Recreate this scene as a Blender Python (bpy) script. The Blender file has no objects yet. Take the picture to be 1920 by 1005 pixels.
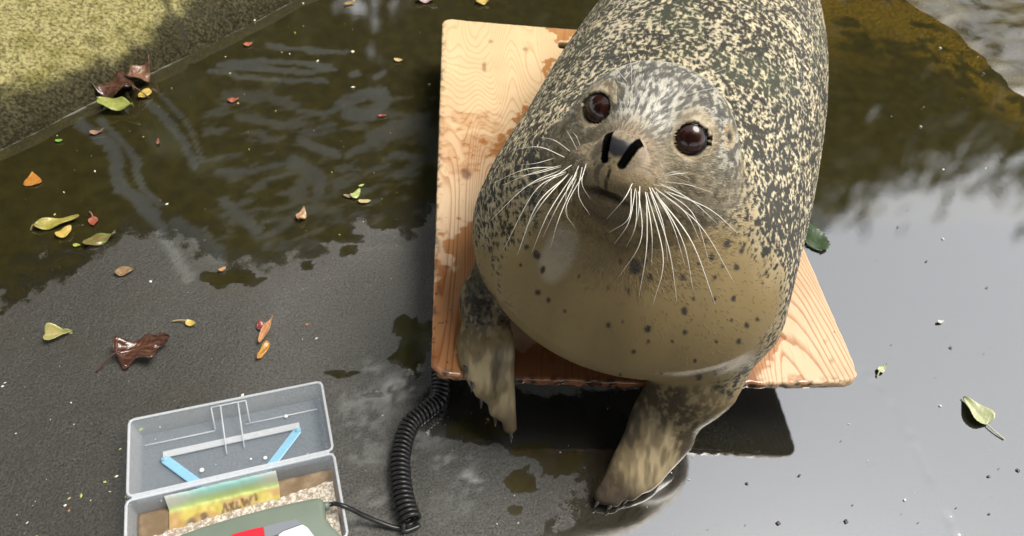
import bpy, bmesh, math, random
import numpy as np
from mathutils import Vector, Matrix
random.seed(7); RNG = np.random.default_rng(11)

# ---------------------------------------------------------------- camera, sky, sun, exposure
scene = bpy.context.scene
COL = scene.collection
ZB = 0.118                                   # height of the board's top above the wet floor
cam_d = bpy.data.cameras.new('camera'); cam = bpy.data.objects.new('camera', cam_d); COL.objects.link(cam)
cam_d.sensor_width = 36.0; cam_d.lens = 36.0 * 1340.91 / 1920.0
cam_d.clip_start = 0.02; cam_d.clip_end = 400
cam.matrix_world = Matrix(((0.9932943734, -0.0348837139, -0.1102243815, -0.00258433),
                           (-0.0473080158, 0.7472833615, -0.6628193791, -0.52134627),
                           (0.10549005, 0.66358932, 0.74062208, 0.794298 + ZB),
                           (0, 0, 0, 1)))
cam_d.dof.use_dof = True; cam_d.dof.focus_distance = 0.74; cam_d.dof.aperture_fstop = 12
scene.camera = cam

SUN_EL, SUN_AZ = math.radians(65), math.radians(84)      # azimuth from +y towards +x
world = bpy.data.worlds.new('World'); scene.world = world; world.use_nodes = True
wn = world.node_tree.nodes; wl = world.node_tree.links
bg = wn['Background']
sky = wn.new('ShaderNodeTexSky'); sky.sky_type = 'NISHITA'; sky.sun_disc = False
sky.sun_elevation = SUN_EL; sky.sun_rotation = SUN_AZ
sky.air_density = 1.0; sky.dust_density = 0.8; sky.ozone_density = 1.0
hs = wn.new('ShaderNodeHueSaturation'); hs.inputs['Saturation'].default_value = 0.12      # bright overcast: almost white
wl.new(sky.outputs['Color'], hs.inputs['Color']); wl.new(hs.outputs['Color'], bg.inputs['Color'])
bg.inputs['Strength'].default_value = 0.15
sun_d = bpy.data.lights.new('sun', 'SUN'); sun = bpy.data.objects.new('sun', sun_d); COL.objects.link(sun)
sun_d.energy = 2.0; sun_d.angle = math.radians(30); sun_d.color = (1.0, 0.93, 0.82)
_sd = Vector((math.sin(SUN_AZ) * math.cos(SUN_EL), math.cos(SUN_AZ) * math.cos(SUN_EL), math.sin(SUN_EL)))
sun.rotation_euler = _sd.to_track_quat('Z', 'Y').to_euler()
scene.view_settings.view_transform = 'Standard'; scene.view_settings.look = 'None'
scene.view_settings.exposure = 1.1; scene.view_settings.gamma = 1.0
scene.cycles.max_bounces = 8; scene.cycles.transparent_max_bounces = 16
scene.cycles.use_denoising = True; scene.cycles.caustics_reflective = False; scene.cycles.caustics_refractive = False
scene.cycles_curves.shape = 'RIBBONS'

# ---------------------------------------------------------------- helpers
def tag(o, label=None, cat=None, group=None, kind=None):
    if label: o['label'] = label
    if cat: o['category'] = cat
    if group: o['group'] = group
    if kind: o['kind'] = kind
    return o
def empty(name, loc, label, cat, group=None):
    o = bpy.data.objects.new(name, None); COL.objects.link(o); o.location = loc; o.empty_display_size = .05
    return tag(o, label, cat, group)
def child(o, parent):
    o.parent = parent; o.matrix_parent_inverse = Matrix.Translation(-Vector(parent.location)); return o
def mesh_obj(name, verts, faces, mat, parent=None, smooth=True):
    me = bpy.data.meshes.new(name)
    verts = np.asarray(verts, np.float32)
    if isinstance(faces, np.ndarray):
        k = faces.shape[1]; nf = len(faces)
        me.vertices.add(len(verts)); me.vertices.foreach_set('co', verts.ravel())
        me.loops.add(nf * k); me.loops.foreach_set('vertex_index', faces.astype(np.int32).ravel())
        me.polygons.add(nf); me.polygons.foreach_set('loop_start', np.arange(0, nf * k, k, dtype=np.int32))
        me.polygons.foreach_set('loop_total', np.full(nf, k, np.int32)); me.update(calc_edges=True)
    else:
        me.from_pydata(verts.tolist(), [], faces); me.update()
    me.polygons.foreach_set('use_smooth', np.full(len(me.polygons), smooth)); me.update()
    o = bpy.data.objects.new(name, me); COL.objects.link(o)
    if mat: me.materials.append(mat)
    if parent: child(o, parent)
    return o
def vcol(o, name, rgba):
    a = o.data.attributes.new(name, 'FLOAT_COLOR', 'POINT'); a.data.foreach_set('color', np.asarray(rgba, np.float32).ravel())
class MB:
    """collects boxes, tubes and sheets into one mesh"""
    def __init__(s): s.v = []; s.f = []
    def add(s, v, f):
        n = len(s.v); s.v += [tuple(map(float, q)) for q in v]; s.f += [tuple(i + n for i in q) for q in f]
    def box(s, c, hx, hy, hz, M=None, taper=1.0):
        M = np.eye(3) if M is None else M
        v = [np.asarray(c) + M @ np.array([x * hx * (taper if z > 0 else 1), y * hy * (taper if z > 0 else 1), z * hz]) for x in (-1, 1) for y in (-1, 1) for z in (-1, 1)]
        s.add(v, [(0, 1, 3, 2), (4, 6, 7, 5), (0, 4, 5, 1), (2, 3, 7, 6), (0, 2, 6, 4), (1, 5, 7, 3)])
    def tube(s, pts, radii, n=8, cap=True):
        pts = np.asarray(pts, float); m = len(pts)
        rad = np.broadcast_to(np.asarray(radii, float), (m,))
        tg = np.gradient(pts, axis=0); tg /= np.linalg.norm(tg, axis=1)[:, None] + 1e-12
        up = np.array([0, 0, 1.]) if abs(tg[0][2]) < .9 else np.array([1., 0, 0])
        a = np.cross(tg[0], up); a /= np.linalg.norm(a)
        vs = []
        for i in range(m):
            a = a - (a @ tg[i]) * tg[i]; a /= np.linalg.norm(a) + 1e-12
            b = np.cross(tg[i], a)
            for k in range(n):
                w = 2 * math.pi * k / n
                vs.append(pts[i] + rad[i] * (a * math.cos(w) + b * math.sin(w)))
        fs = [(i * n + k, i * n + (k + 1) % n, (i + 1) * n + (k + 1) % n, (i + 1) * n + k) for i in range(m - 1) for k in range(n)]
        if cap: fs += [tuple(range(n - 1, -1, -1)), tuple(range((m - 1) * n, m * n))]
        s.add(vs, fs)
    def build(s, name, mat, parent=None, smooth=True):
        return mesh_obj(name, s.v, s.f, mat, parent, smooth)
def bevel(o, w, seg=2):
    m = o.modifiers.new('bevel', 'BEVEL'); m.width = w; m.segments = seg; m.limit_method = 'ANGLE'; return o
def catmull(pts, n):
    pts = np.asarray(pts, float); P = np.vstack([2 * pts[0] - pts[1], pts, 2 * pts[-1] - pts[-2]])
    out = []
    t = np.linspace(0, len(pts) - 1, n)
    for u in t:
        i = min(int(u), len(pts) - 2); x = u - i
        p0, p1, p2, p3 = P[i], P[i + 1], P[i + 2], P[i + 3]
        out.append(.5 * (2 * p1 + (p2 - p0) * x + (2 * p0 - 5 * p1 + 4 * p2 - p3) * x * x + (3 * p1 - p0 - 3 * p2 + p3) * x ** 3))
    return np.array(out)
# value noise
def _hash(i, j, k, seed):
    h = (i * 374761393 + j * 668265263 + k * 2147483647 + seed * 974634777) & 0xffffffff
    h = ((h ^ (h >> 13)) * 1274126177) & 0xffffffff
    h = ((h ^ (h >> 16)) * 2246822519) & 0xffffffff
    return ((h ^ (h >> 15)) & 0xffffff) / float(0xffffff)
def vnoise(p, seed=0):
    p = np.asarray(p, float); i = np.floor(p).astype(np.int64); f = p - i; u = f * f * f * (f * (f * 6 - 15) + 10)
    r = 0
    for a in (0, 1):
        for b in (0, 1):
            for c in (0, 1):
                w = (u[:, 0] if a else 1 - u[:, 0]) * (u[:, 1] if b else 1 - u[:, 1]) * (u[:, 2] if c else 1 - u[:, 2])
                r = r + w * _hash(i[:, 0] + a, i[:, 1] + b, i[:, 2] + c, seed)
    return r
def fbm(p, seed=0, o=3, g=.5):
    s = 0; a = 1; n = 0
    for k in range(o): s = s + a * vnoise(p * 2 ** k + 17.3 * k, seed + k); n += a; a *= g
    return s / n
def worley2(p, seed=0):
    """distance to the nearest jittered point, 2D"""
    i = np.floor(p).astype(np.int64); best = np.full(len(p), 9.0)
    for a in (-1, 0, 1):
        for b in (-1, 0, 1):
            cx, cy = i[:, 0] + a, i[:, 1] + b
            dx = cx + .15 + .7 * _hash(cx, cy, 3, seed) - p[:, 0]; dy = cy + .15 + .7 * _hash(cx, cy, 7, seed + 5) - p[:, 1]
            best = np.minimum(best, np.hypot(dx, dy) * (.75 + .6 * _hash(cx, cy, 11, seed + 9)))
    return best
def sstep(a, b, x):
    t = np.clip((x - a) / (b - a), 0, 1); return t * t * (3 - 2 * t)
def mixc(a, b, t): return a * (1 - t[:, None]) + np.asarray(b, float) * t[:, None]
# materials
def new_mat(name):
    m = bpy.data.materials.new(name); m.use_nodes = True
    return m, m.node_tree.nodes, m.node_tree.links, m.node_tree.nodes['Principled BSDF']
def plain(name, col, rough=.5, spec=.5, metal=0, noise=0, nscale=60, bump=0, coat=0):
    m, n, l, b = new_mat(name)
    b.inputs['Base Color'].default_value = (*col, 1); b.inputs['Roughness'].default_value = rough
    b.inputs['Specular IOR Level'].default_value = spec; b.inputs['Metallic'].default_value = metal
    b.inputs['Coat Weight'].default_value = coat
    if noise or bump:
        tc = n.new('ShaderNodeTexCoord'); nz = n.new('ShaderNodeTexNoise'); nz.inputs['Scale'].default_value = nscale; nz.inputs['Detail'].default_value = 5
        l.new(tc.outputs['Object'], nz.inputs['Vector'])
        if noise:
            mx = n.new('ShaderNodeMix'); mx.data_type = 'RGBA'
            mx.inputs[6].default_value = (*[c * (1 - noise) for c in col], 1); mx.inputs[7].default_value = (*[min(1, c * (1 + noise)) for c in col], 1)
            l.new(nz.outputs['Fac'], mx.inputs[0]); l.new(mx.outputs[2], b.inputs['Base Color'])
        if bump:
            bp = n.new('ShaderNodeBump'); bp.inputs['Strength'].default_value = bump; bp.inputs['Distance'].default_value = .002
            l.new(nz.outputs['Fac'], bp.inputs['Height']); l.new(bp.outputs['Normal'], b.inputs['Normal'])
    return m
class NT:
    """tiny node-graph writer"""
    def __init__(s, nodes, links): s.n = nodes; s.l = links
    def put(s, v, sock):
        if isinstance(v, bpy.types.NodeSocket): s.l.new(v, sock)
        else: sock.default_value = v
    def math(s, op, a, b=0.0, clamp=False):
        k = s.n.new('ShaderNodeMath'); k.operation = op; k.use_clamp = clamp; s.put(a, k.inputs[0]); s.put(b, k.inputs[1]); return k.outputs[0]
    def mix(s, f, a, b):
        k = s.n.new('ShaderNodeMix'); k.data_type = 'RGBA'; s.put(f, k.inputs[0])
        for v, q in ((a, 6), (b, 7)): s.put(v if isinstance(v, bpy.types.NodeSocket) else (*v, 1), k.inputs[q])
        return k.outputs[2]
    def noise(s, vec, scale, detail=4, rough=.55, dist=0):
        k = s.n.new('ShaderNodeTexNoise'); k.inputs['Scale'].default_value = scale; k.inputs['Detail'].default_value = detail
        k.inputs['Roughness'].default_value = rough; k.inputs['Distortion'].default_value = dist; s.l.new(vec, k.inputs['Vector']); return k.outputs['Fac']
    def ramp(s, v, a, b, lo=0.0, hi=1.0):
        k = s.n.new('ShaderNodeMapRange'); k.interpolation_type = 'SMOOTHSTEP'; s.put(v, k.inputs[0])
        for i, q in enumerate((a, b, lo, hi)): s.put(q, k.inputs[i + 1])
        return k.outputs[0]
    def obj(s, scale=(1, 1, 1), rot=(0, 0, 0)):
        t = s.n.new('ShaderNodeTexCoord'); m = s.n.new('ShaderNodeMapping'); m.inputs['Scale'].default_value = scale; m.inputs['Rotation'].default_value = rot
        s.l.new(t.outputs['Object'], m.inputs[0]); return m.outputs[0]
    def attr(s, name):
        a = s.n.new('ShaderNodeAttribute'); a.attribute_name = name
        q = s.n.new('ShaderNodeSeparateColor'); s.l.new(a.outputs['Color'], q.inputs[0])
        return a.outputs['Color'], q.outputs[0], q.outputs[1], q.outputs[2], a.outputs['Alpha']
    def bump(s, h, strength, dist=.002, normal=None):
        k = s.n.new('ShaderNodeBump'); s.put(strength, k.inputs['Strength']); k.inputs['Distance'].default_value = dist
        s.l.new(h, k.inputs['Height'])
        if normal is not None: s.l.new(normal, k.inputs['Normal'])
        return k.outputs[0]
# ---------------------------------------------------------------- seal shape (implicit surface, metres, z=0 at the board top)
def V(*a): return np.array(a, dtype=np.float64)
def unit(v): v = np.asarray(v, float); return v / np.linalg.norm(v)
def smin(a, b, k):
    h = np.clip(0.5 + 0.5 * (b - a) / k, 0, 1)
    return b + (a - b) * h - k * h * (1 - h)
def smax(a, b, k): return -smin(-a, -b, k)
def ell(p, c, r, M=None):
    q = p - c
    if M is not None: q = q @ M.T
    r = np.asarray(r, float)
    k0 = np.sqrt(((q / r) ** 2).sum(1)) + 1e-9
    k1 = np.sqrt(((q / r ** 2) ** 2).sum(1)) + 1e-9
    return k0 * (k0 - 1) / k1
def rcone(p, a, b, ra, rb):
    a = np.asarray(a, float); ba = np.asarray(b, float) - a
    t = np.clip(((p - a) @ ba) / (ba @ ba), 0, 1)
    v = p - a - t[:, None] * ba
    return np.sqrt((v * v).sum(1)) - (ra + (rb - ra) * t)
def fcone(p, a, b, ra, rb, n, s):
    """round cone flattened s times along n"""
    a = np.asarray(a, float); ba = np.asarray(b, float) - a
    t = np.clip(((p - a) @ ba) / (ba @ ba), 0, 1)
    v = p - a - t[:, None] * ba
    vn = v @ n
    d2 = (v * v).sum(1) - vn * vn + (s * vn) ** 2
    return (np.sqrt(np.maximum(d2, 1e-12)) - (ra + (rb - ra) * t)) * (0.5 + 0.5 / s)

# camera frame (columns of CR: image right, image down, forward, in world axes)
CR = np.array([[0.9932943734, 0.0348837139, 0.1102243815],
               [-0.0473080158, -0.7472833615, 0.6628193791],
               [0.10549005, -0.66358932, -0.74062208]])
CAM = V(-0.00258433, -0.52134627, 0.794298)      # relative to the board top
FPX = 1340.91
def px_ray(x, y): return CR @ V((x - 960) / FPX, (y - 502.5) / FPX, 1.0)
def at_d(x, y, d): return CAM + px_ray(x, y) * d
def at_z(x, y, z):
    r = px_ray(x, y); return CAM + r * ((z - CAM[2]) / r[2])
def project(P):
    v = (np.asarray(P) - CAM) @ CR
    return np.stack([960 + FPX * v[..., 0] / v[..., 2], 502.5 + FPX * v[..., 1] / v[..., 2], v[..., 2]], -1)

# head frame
EYE = at_d(1202, 237, 0.70)
_to = unit(CAM - EYE)
_ir = unit(CR @ V(0.954, 0.30, 0)); _ir = unit(_ir - (_ir @ _to) * _to)
_iu = np.cross(_to, _ir)                       # up in the picture, tilted with the head
_yaw, _pit = math.radians(-11), math.radians(-5)
HF = unit(_to * math.cos(_yaw) * math.cos(_pit) + _ir * math.sin(_yaw) + _iu * math.sin(_pit))
HR = unit(_ir - (_ir @ HF) * HF)
HU = np.cross(HF, HR)
HM = np.array([HR, HU, HF])                    # world -> head
def hp(r, u, f): return EYE + (HR * r + HU * u + HF * f) / 1000.0

# body axis
BO = V(0.250, 0.10, 0); BA = unit(V(0.40, 0.92, 0)); BB = V(BA[1], -BA[0], 0)
_T = np.array([0, .1, .2, .35, .5, .65, .8, .95, 1.1, 1.25, 1.40])
_W = np.array([.203, .212, .216, .218, .212, .198, .174, .148, .108, .070, .040])
_ZC = np.array([.13, .13, .13, .13, .13, .125, .115, .10, .07, .03, -.01])
_HU = np.array([.185, .195, .20, .205, .20, .185, .16, .125, .09, .06, .035])
_TF, _TB = -.155, 1.46
_TT = np.linspace(_TF, _TB, 700)
def _sm(y):
    v = np.interp(_TT, _T, y); k = np.hanning(81); k /= k.sum()
    return np.convolve(np.pad(v, 40, mode='edge'), k, mode='valid')
_WW, _ZZ, _UU = _sm(_W), _sm(_ZC), _sm(_HU)
def f_body(p):
    q = p - BO
    t = q @ BA; s = q @ BB; z = p[:, 2]
    tc = np.clip(t, 0, 1.36)
    w = np.interp(tc, _TT, _WW); zc = np.interp(tc, _TT, _ZZ); hu = np.interp(tc, _TT, _UU)
    hd = hu * np.clip((zc + .01) / .195, .5, 1.0)
    dz = z - zc
    h = np.where(dz > 0, hu, hd)
    et = np.where(t < 0, t / _TF, (t - tc) / .10)
    e = np.sqrt((s / w) ** 2 + (dz / h) ** 2 + et ** 2)
    return (e - 1) * np.minimum(w, hu) * 0.85

# fore flippers: list of (a, b, ra, rb)
# flipper at the right of the picture: shoulder, wrist, palm, digits
RW = at_z(1272, 775, -.045); RT = at_z(1128, 935, -.102)
def z_(x, y, z): return at_z(x, y, z)
R_N = unit(V(0.10, -0.55, 0.80))
L_N = unit(V(-0.35, -0.62, 0.60))
R_DIG = [  # root px/z, tip px/z, radii (m)
    ((1215, 798, -.052), (1130, 928, -.103), .0165, .0120),
    ((1236, 810, -.057), (1153, 935, -.105), .0155, .0100),
    ((1254, 820, -.062), (1182, 925, -.107), .0145, .0090),
    ((1268, 826, -.067), (1212, 906, -.109), .0130, .0080),
    ((1276, 826, -.071), (1238, 886, -.110), .0110, .0072)]
L_DIG = [
    ((940, 665, .010), (956, 800, -.070), .0160, .0095),
    ((922, 662, .012), (928, 770, -.055), .0150, .0085),
    ((905, 655, .012), (903, 735, -.030), .0140, .0078),
    ((890, 648, .010), (886, 705, -.006), .0130, .0072),
    ((879, 638, .008), (873, 680, .006), .0120, .0068)]
def f_fr(p):
    # right of the picture
    sh = at_z(1365, 600, .085); el = at_z(1305, 705, .015); wr = at_z(1243, 795, -.050)
    d = rcone(p, sh, el, .060, .050)
    d = smin(d, fcone(p, el, wr, .049, .040, R_N, 1.3), .04)
    for (a, b, ra, rb) in R_DIG:
        d = smin(d, fcone(p, at_z(*a), at_z(*b), ra, rb, R_N, 1.2), .012)
    for (a, b, ra, rb), (a2, b2, _, _) in zip(R_DIG[:-1], R_DIG[1:]):
        d = smin(d, fcone(p, (at_z(*a) + at_z(*a2)) / 2, at_z(*b) * .42 + at_z(*b2) * .42 + (at_z(*a) + at_z(*a2)) * .08, ra, rb * .9, R_N, 1.7), .008)
    return smin(d, fcone(p, wr, at_z(1205, 868, -.082), .040, .028, R_N, 2.0), .025)
def f_fl(p):
    # left of the picture
    sh = at_z(955, 490, .08); el = at_z(912, 560, .040); wr = at_z(912, 640, .022)
    g = rcone(p, sh, el, .045, .030)
    g = smin(g, fcone(p, el, wr, .030, .031, L_N, 1.2), .025)
    for (a, b, ra, rb) in L_DIG:
        g = smin(g, fcone(p, at_z(*a), at_z(*b), ra, rb, L_N, 1.2), .011)
    for (a, b, ra, rb), (a2, b2, _, _) in zip(L_DIG[:-1], L_DIG[1:]):
        g = smin(g, fcone(p, (at_z(*a) + at_z(*a2)) / 2, at_z(*b) * .45 + at_z(*b2) * .45 + (at_z(*a) + at_z(*a2)) * .05, ra, rb * .9, L_N, 1.7), .008)
    return smin(g, fcone(p, wr, at_z(918, 700, -.004), .031, .024, L_N, 2.2), .020)

EYES = [hp(-44, 1, -19.5), hp(44, 1, -19.5)]
EYE_R = 0.0214
def f_head(p):
    q = (p - EYE) @ HM.T * 1000.0                 # mm in head frame
    d = ell(q, V(0, -10, -78), (82, 73, 84))                                  # skull
    d = smin(d, ell(q, V(-34, -40, -48), (47, 42, 54)), 34)                    # cheeks
    d = smin(d, ell(q, V(34, -40, -48), (47, 42, 54)), 34)
    d = smin(d, rcone(q, V(0, -12, -30), V(0, -27, 44), 36, 21), 34)           # bridge
    d = smin(d, ell(q, V(-41, 6, -26), (25, 24, 22)), 16)                      # brows
    d = smin(d, ell(q, V(41, 6, -26), (25, 24, 22)), 16)
    d = smin(d, ell(q, V(-24, -46, 39), (25, 21, 24)), 15)                     # whisker pads
    d = smin(d, ell(q, V(24, -46, 39), (25, 21, 24)), 15)
    d = smin(d, ell(q, V(0, -21, 56), (20, 16, 16)), 10)                       # nose
    d = smin(d, ell(q, V(0, -42, 58), (14, 16, 14)), 12)
    d = smin(d, ell(q, V(0, -71, 27), (24, 13, 28)), 4)                        # lower jaw
    d = smin(d, ell(q, V(0, -82, -24), (48, 40, 50)), 30)                      # throat
    return d / 1000.0
def f_face(p, dm):
    """eye sockets, nostrils and the groove under the nose, cut into the finished head"""
    q = (p - EYE) @ HM.T * 1000.0; d = dm * 1000.0
    for s in (-1, 1):                                                          # eye sockets and lid rims
        c0 = V(44 * s, 1, -17.5); ax = unit(V(.36 * s, .12, .92))
        up_ = unit(V(-.15 * s, 1, 0) - (V(-.15 * s, 1, 0) @ ax) * ax)
        d = smax(d, -fcone(q, c0, c0 + ax * 40, 18.6, 25.0, up_, 1.12), 4)
        v = q - c0 - ax * 12.8; h = v @ ax; vu = v @ up_; rr = np.sqrt(np.maximum((v * v).sum(1) - h * h - vu * vu + (1.12 * vu) ** 2, 1e-9))
        d = smin(d, np.sqrt((rr - 18.2) ** 2 + h * h) - 2.0, 6.0)
    for s in (-1, 1):                                                          # nostrils: two slits leaning outwards
        d = smax(d, -fcone(q, V(8.5 * s, -31, 74), V(14.5 * s, -9, 68), 3.1, 3.7, V(0, 0, 1), .30), 3.0)
    d = smax(d, -fcone(q, V(0, -37, 75), V(0, -60, 64), 0.8, 1.1, V(0, 0, 1), .30), 2.0)   # groove under the nose
    return d / 1000.0
def near(f, p, c, r):
    m = ((p - c) ** 2).sum(1) < r * r
    if m.all(): return f(p)
    o = np.full(len(p), 5.0)
    if m.any(): o[m] = f(p[m])
    return o
_HC = hp(0, -20, -50)
_FRC = at_z(1270, 770, -.03); _FLC = at_z(912, 620, .02)
def f_seal(p):
    d = f_body(p)
    nk = rcone(p, hp(0, -38, -84), V(.246, .128, .17), .084, .163)
    d = smin(d, nk, .07)
    d = smin(d, near(f_fr, p, _FRC, .30), .035)
    d = smin(d, near(f_fl, p, _FLC, .26), .012)
    d = smin(d, near(f_head, p, _HC, .24), .028)
    rf = np.sqrt(((p - _HC) ** 2).sum(1)); fm = (rf > .10) & (rf < .26)
    if fm.any():
        q = p[fm]; sd = np.clip(((q - _HC) @ HR) / -.09 + .1, 0, 1)
        ph = rf[fm] * 215 + 6.0 * np.sin(q[:, 2] * 17 + q[:, 0] * 9); w = np.clip((rf[fm] - .105) / .03, 0, 1) * np.clip((.21 - rf[fm]) / .06, 0, 1)
        d[fm] += (np.abs(np.sin(ph)) ** .6 - .7) * -.0007 * w * sd
    m = ((p - hp(0, -15, 20)) ** 2).sum(1) < .095 ** 2
    if m.any(): d[m] = f_face(p[m], d[m])
    return d

def surface_nets(f, lo, hi, step, block=8):
    """sparse surface nets: evaluates only blocks near the surface. returns verts, quads"""
    lo = np.asarray(lo, float); n = np.ceil((np.asarray(hi) - lo) / (step * block)).astype(int)
    bi = np.stack(np.meshgrid(*[np.arange(k) for k in n], indexing='ij'), -1).reshape(-1, 3)
    cen = lo + (bi + .5) * step * block
    val = f(cen)
    keep = bi[np.abs(val) < step * block * 1.6]
    N = n * block + 1
    g = np.arange(block + 1)
    loc = np.stack(np.meshgrid(g, g, g, indexing='ij'), -1).reshape(-1, 3)
    field = np.full(N, 1.0, np.float32)
    msk = np.zeros(N, bool)
    for i in range(0, len(keep), 400):
        k = keep[i:i + 400]
        idx = (k[:, None, :] * block + loc[None]).reshape(-1, 3)
        v = f(lo + idx * step)
        field[idx[:, 0], idx[:, 1], idx[:, 2]] = v
        msk[idx[:, 0], idx[:, 1], idx[:, 2]] = True
    # inside cells far away stay "1" but are masked out
    S = field < 0
    c8 = [(i, j, k) for i in (0, 1) for j in (0, 1) for k in (0, 1)]
    def sl(a, o): return a[o[0]:a.shape[0] - 1 + o[0], o[1]:a.shape[1] - 1 + o[1], o[2]:a.shape[2] - 1 + o[2]]
    allm = np.ones(N - 1, bool); cnt = np.zeros(N - 1, np.int8)
    for o in c8:
        allm &= sl(msk, o); cnt += sl(S, o)
    act = allm & (cnt > 0) & (cnt < 8)
    ci = np.argwhere(act)
    vid = np.full(N - 1, -1, np.int32); vid[act] = np.arange(len(ci))
    acc = np.zeros((len(ci), 3)); num = np.zeros(len(ci))
    F = {o: field[ci[:, 0] + o[0], ci[:, 1] + o[1], ci[:, 2] + o[2]] for o in c8}
    for o in c8:
        for ax in range(3):
            if o[ax] == 0:
                o2 = list(o); o2[ax] = 1; o2 = tuple(o2)
                a, b = F[o], F[o2]; m = (a < 0) != (b < 0)
                t = np.where(m, a / np.where(m, a - b, 1), 0)
                pos = np.tile(np.array(o, float), (len(ci), 1)); pos[:, ax] = t
                acc += pos * m[:, None]; num += m
    verts = lo + (ci + acc / num[:, None]) * step
    quads = []
    for ax in range(3):
        b, c = (ax + 1) % 3, (ax + 2) % 3
        sh = [slice(0, -1)] * 3; sh2 = [slice(0, -1)] * 3; sh2[ax] = slice(1, None)
        A = S[tuple([slice(None)] * 3)]
        i0 = [slice(None)] * 3; i0[ax] = slice(0, N[ax] - 1)
        i1 = [slice(None)] * 3; i1[ax] = slice(1, N[ax])
        e = (S[tuple(i0)] != S[tuple(i1)]) & msk[tuple(i0)] & msk[tuple(i1)]
        E_ = np.argwhere(e)
        E_ = E_[(E_[:, b] > 0) & (E_[:, c] > 0) & (E_[:, b] < N[b] - 1) & (E_[:, c] < N[c] - 1)]
        def cell(db, dc):
            q = E_.copy(); q[:, b] -= db; q[:, c] -= dc
            return vid[q[:, 0], q[:, 1], q[:, 2]]
        Q = np.stack([cell(1, 1), cell(0, 1), cell(0, 0), cell(1, 0)], 1)
        flip = S[E_[:, 0], E_[:, 1], E_[:, 2]]
        Q = np.where(flip[:, None], Q, Q[:, ::-1])
        quads.append(Q[(Q >= 0).all(1)])
    return verts, np.concatenate(quads)
def grad(f, p, e=6e-4):
    g = np.zeros_like(p)
    for i in range(3):
        d = np.zeros(3); d[i] = e
        g[:, i] = (f(p + d) - f(p - d)) / (2 * e)
    return g
def snap(f, p, it=2, lim=.003):
    for _ in range(it):
        v = f(p); g = np.zeros_like(p)
        for i in range(3):
            dd = np.zeros(3); dd[i] = 5e-4; g[:, i] = (f(p + dd) - v) / 5e-4
        gg = (g * g).sum(1) + 1e-6
        s = g * (v / gg)[:, None]; L = np.linalg.norm(s, axis=1)
        p = p - s * np.minimum(1, lim / (L + 1e-9))[:, None]
    return p

# ---------------------------------------------------------------- wet pool floor (one sheet out to the horizon)
def seg_d(X, Y, pts):
    """distance in px to a polyline"""
    d = np.full(X.shape, 1e9)
    for (x0, y0), (x1, y1) in zip(pts[:-1], pts[1:]):
        vx, vy = x1 - x0, y1 - y0
        t = np.clip(((X - x0) * vx + (Y - y0) * vy) / (vx * vx + vy * vy + 1e-9), 0, 1)
        d = np.minimum(d, np.hypot(X - x0 - t * vx, Y - y0 - t * vy))
    return d
def fpx(x, y, z=0.0):
    """photo pixel -> world point at height z above the floor"""
    q = at_z(x, y, z - ZB); return V(q[0], q[1], z)
def lin(a, b, step): return np.arange(a, b, step)
def grow(a, n, s0, k=1.22):
    o = []; s = s0
    for _ in range(n): a += s; s *= k; o.append(a)
    return np.array(o)
gx = np.concatenate([-grow(1.3, 42, .008)[::-1], lin(-1.3, 2.1, .0065), grow(2.1, 42, .008)])
gy = np.concatenate([-grow(.45, 42, .008)[::-1], lin(-.45, 1.75, .0065), grow(1.75, 42, .008)])
GX, GY = np.meshgrid(gx, gy, indexing='ij')
fv = np.stack([GX, GY, np.zeros_like(GX)], -1).reshape(-1, 3)
nx, ny = len(gx), len(gy)
ii, jj = np.meshgrid(np.arange(nx - 1), np.arange(ny - 1), indexing='ij')
a0 = (ii * ny + jj).ravel()
ff = np.stack([a0, a0 + ny, a0 + ny + 1, a0 + 1], 1)
pr = project(fv - V(0, 0, ZB)); infront = pr[:, 2] > .2
PX = np.where(infront, pr[:, 0], 1e6); PY = np.where(infront, pr[:, 1], 1e6)
w3 = fv.copy(); n1 = fbm(w3 * 9, 1, 4); n2 = fbm(w3 * 38, 2, 3); n3 = fbm(w3 * 120, 3, 2)
# lines in plan where the two pool banks meet the floor
WA, WB_ = fpx(-10, 285), fpx(552, 0)
RA, RB = fpx(1668, 15), fpx(1925, 222)
def side(P, A, B): return ((B[0] - A[0]) * (P[:, 1] - A[1]) - (B[1] - A[1]) * (P[:, 0] - A[0])) / np.hypot(B[0] - A[0], B[1] - A[1])
dw = -side(fv, WA, WB_)      # >0 on the pool side
dr = side(fv, RA, RB)        # sign fixed below
if dr[np.argmin(np.hypot(fv[:, 0] - .3, fv[:, 1] - .3))] < 0: dr = -dr
jit = (n1 - .5) * 150 + (n2 - .5) * 60
# standing water up left: everything above the wavy shoreline
shore = np.interp(PX, [-400, 0, 100, 230, 330, 430, 500, 570, 640, 700, 760, 830, 1050], [560, 545, 500, 445, 425, 505, 505, 470, 430, 415, 420, 380, 330])
pool = sstep(75, -75, PY + jit * 1.0 - shore) * (PX < 1250)
rightfilm = sstep(1000, 1330, PX + jit * .9 + (PY - 760) * .55)
rightfilm = np.maximum(rightfilm, (PX > 1350) & (PY < 720))
water = np.maximum(pool * .95, rightfilm)
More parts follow.
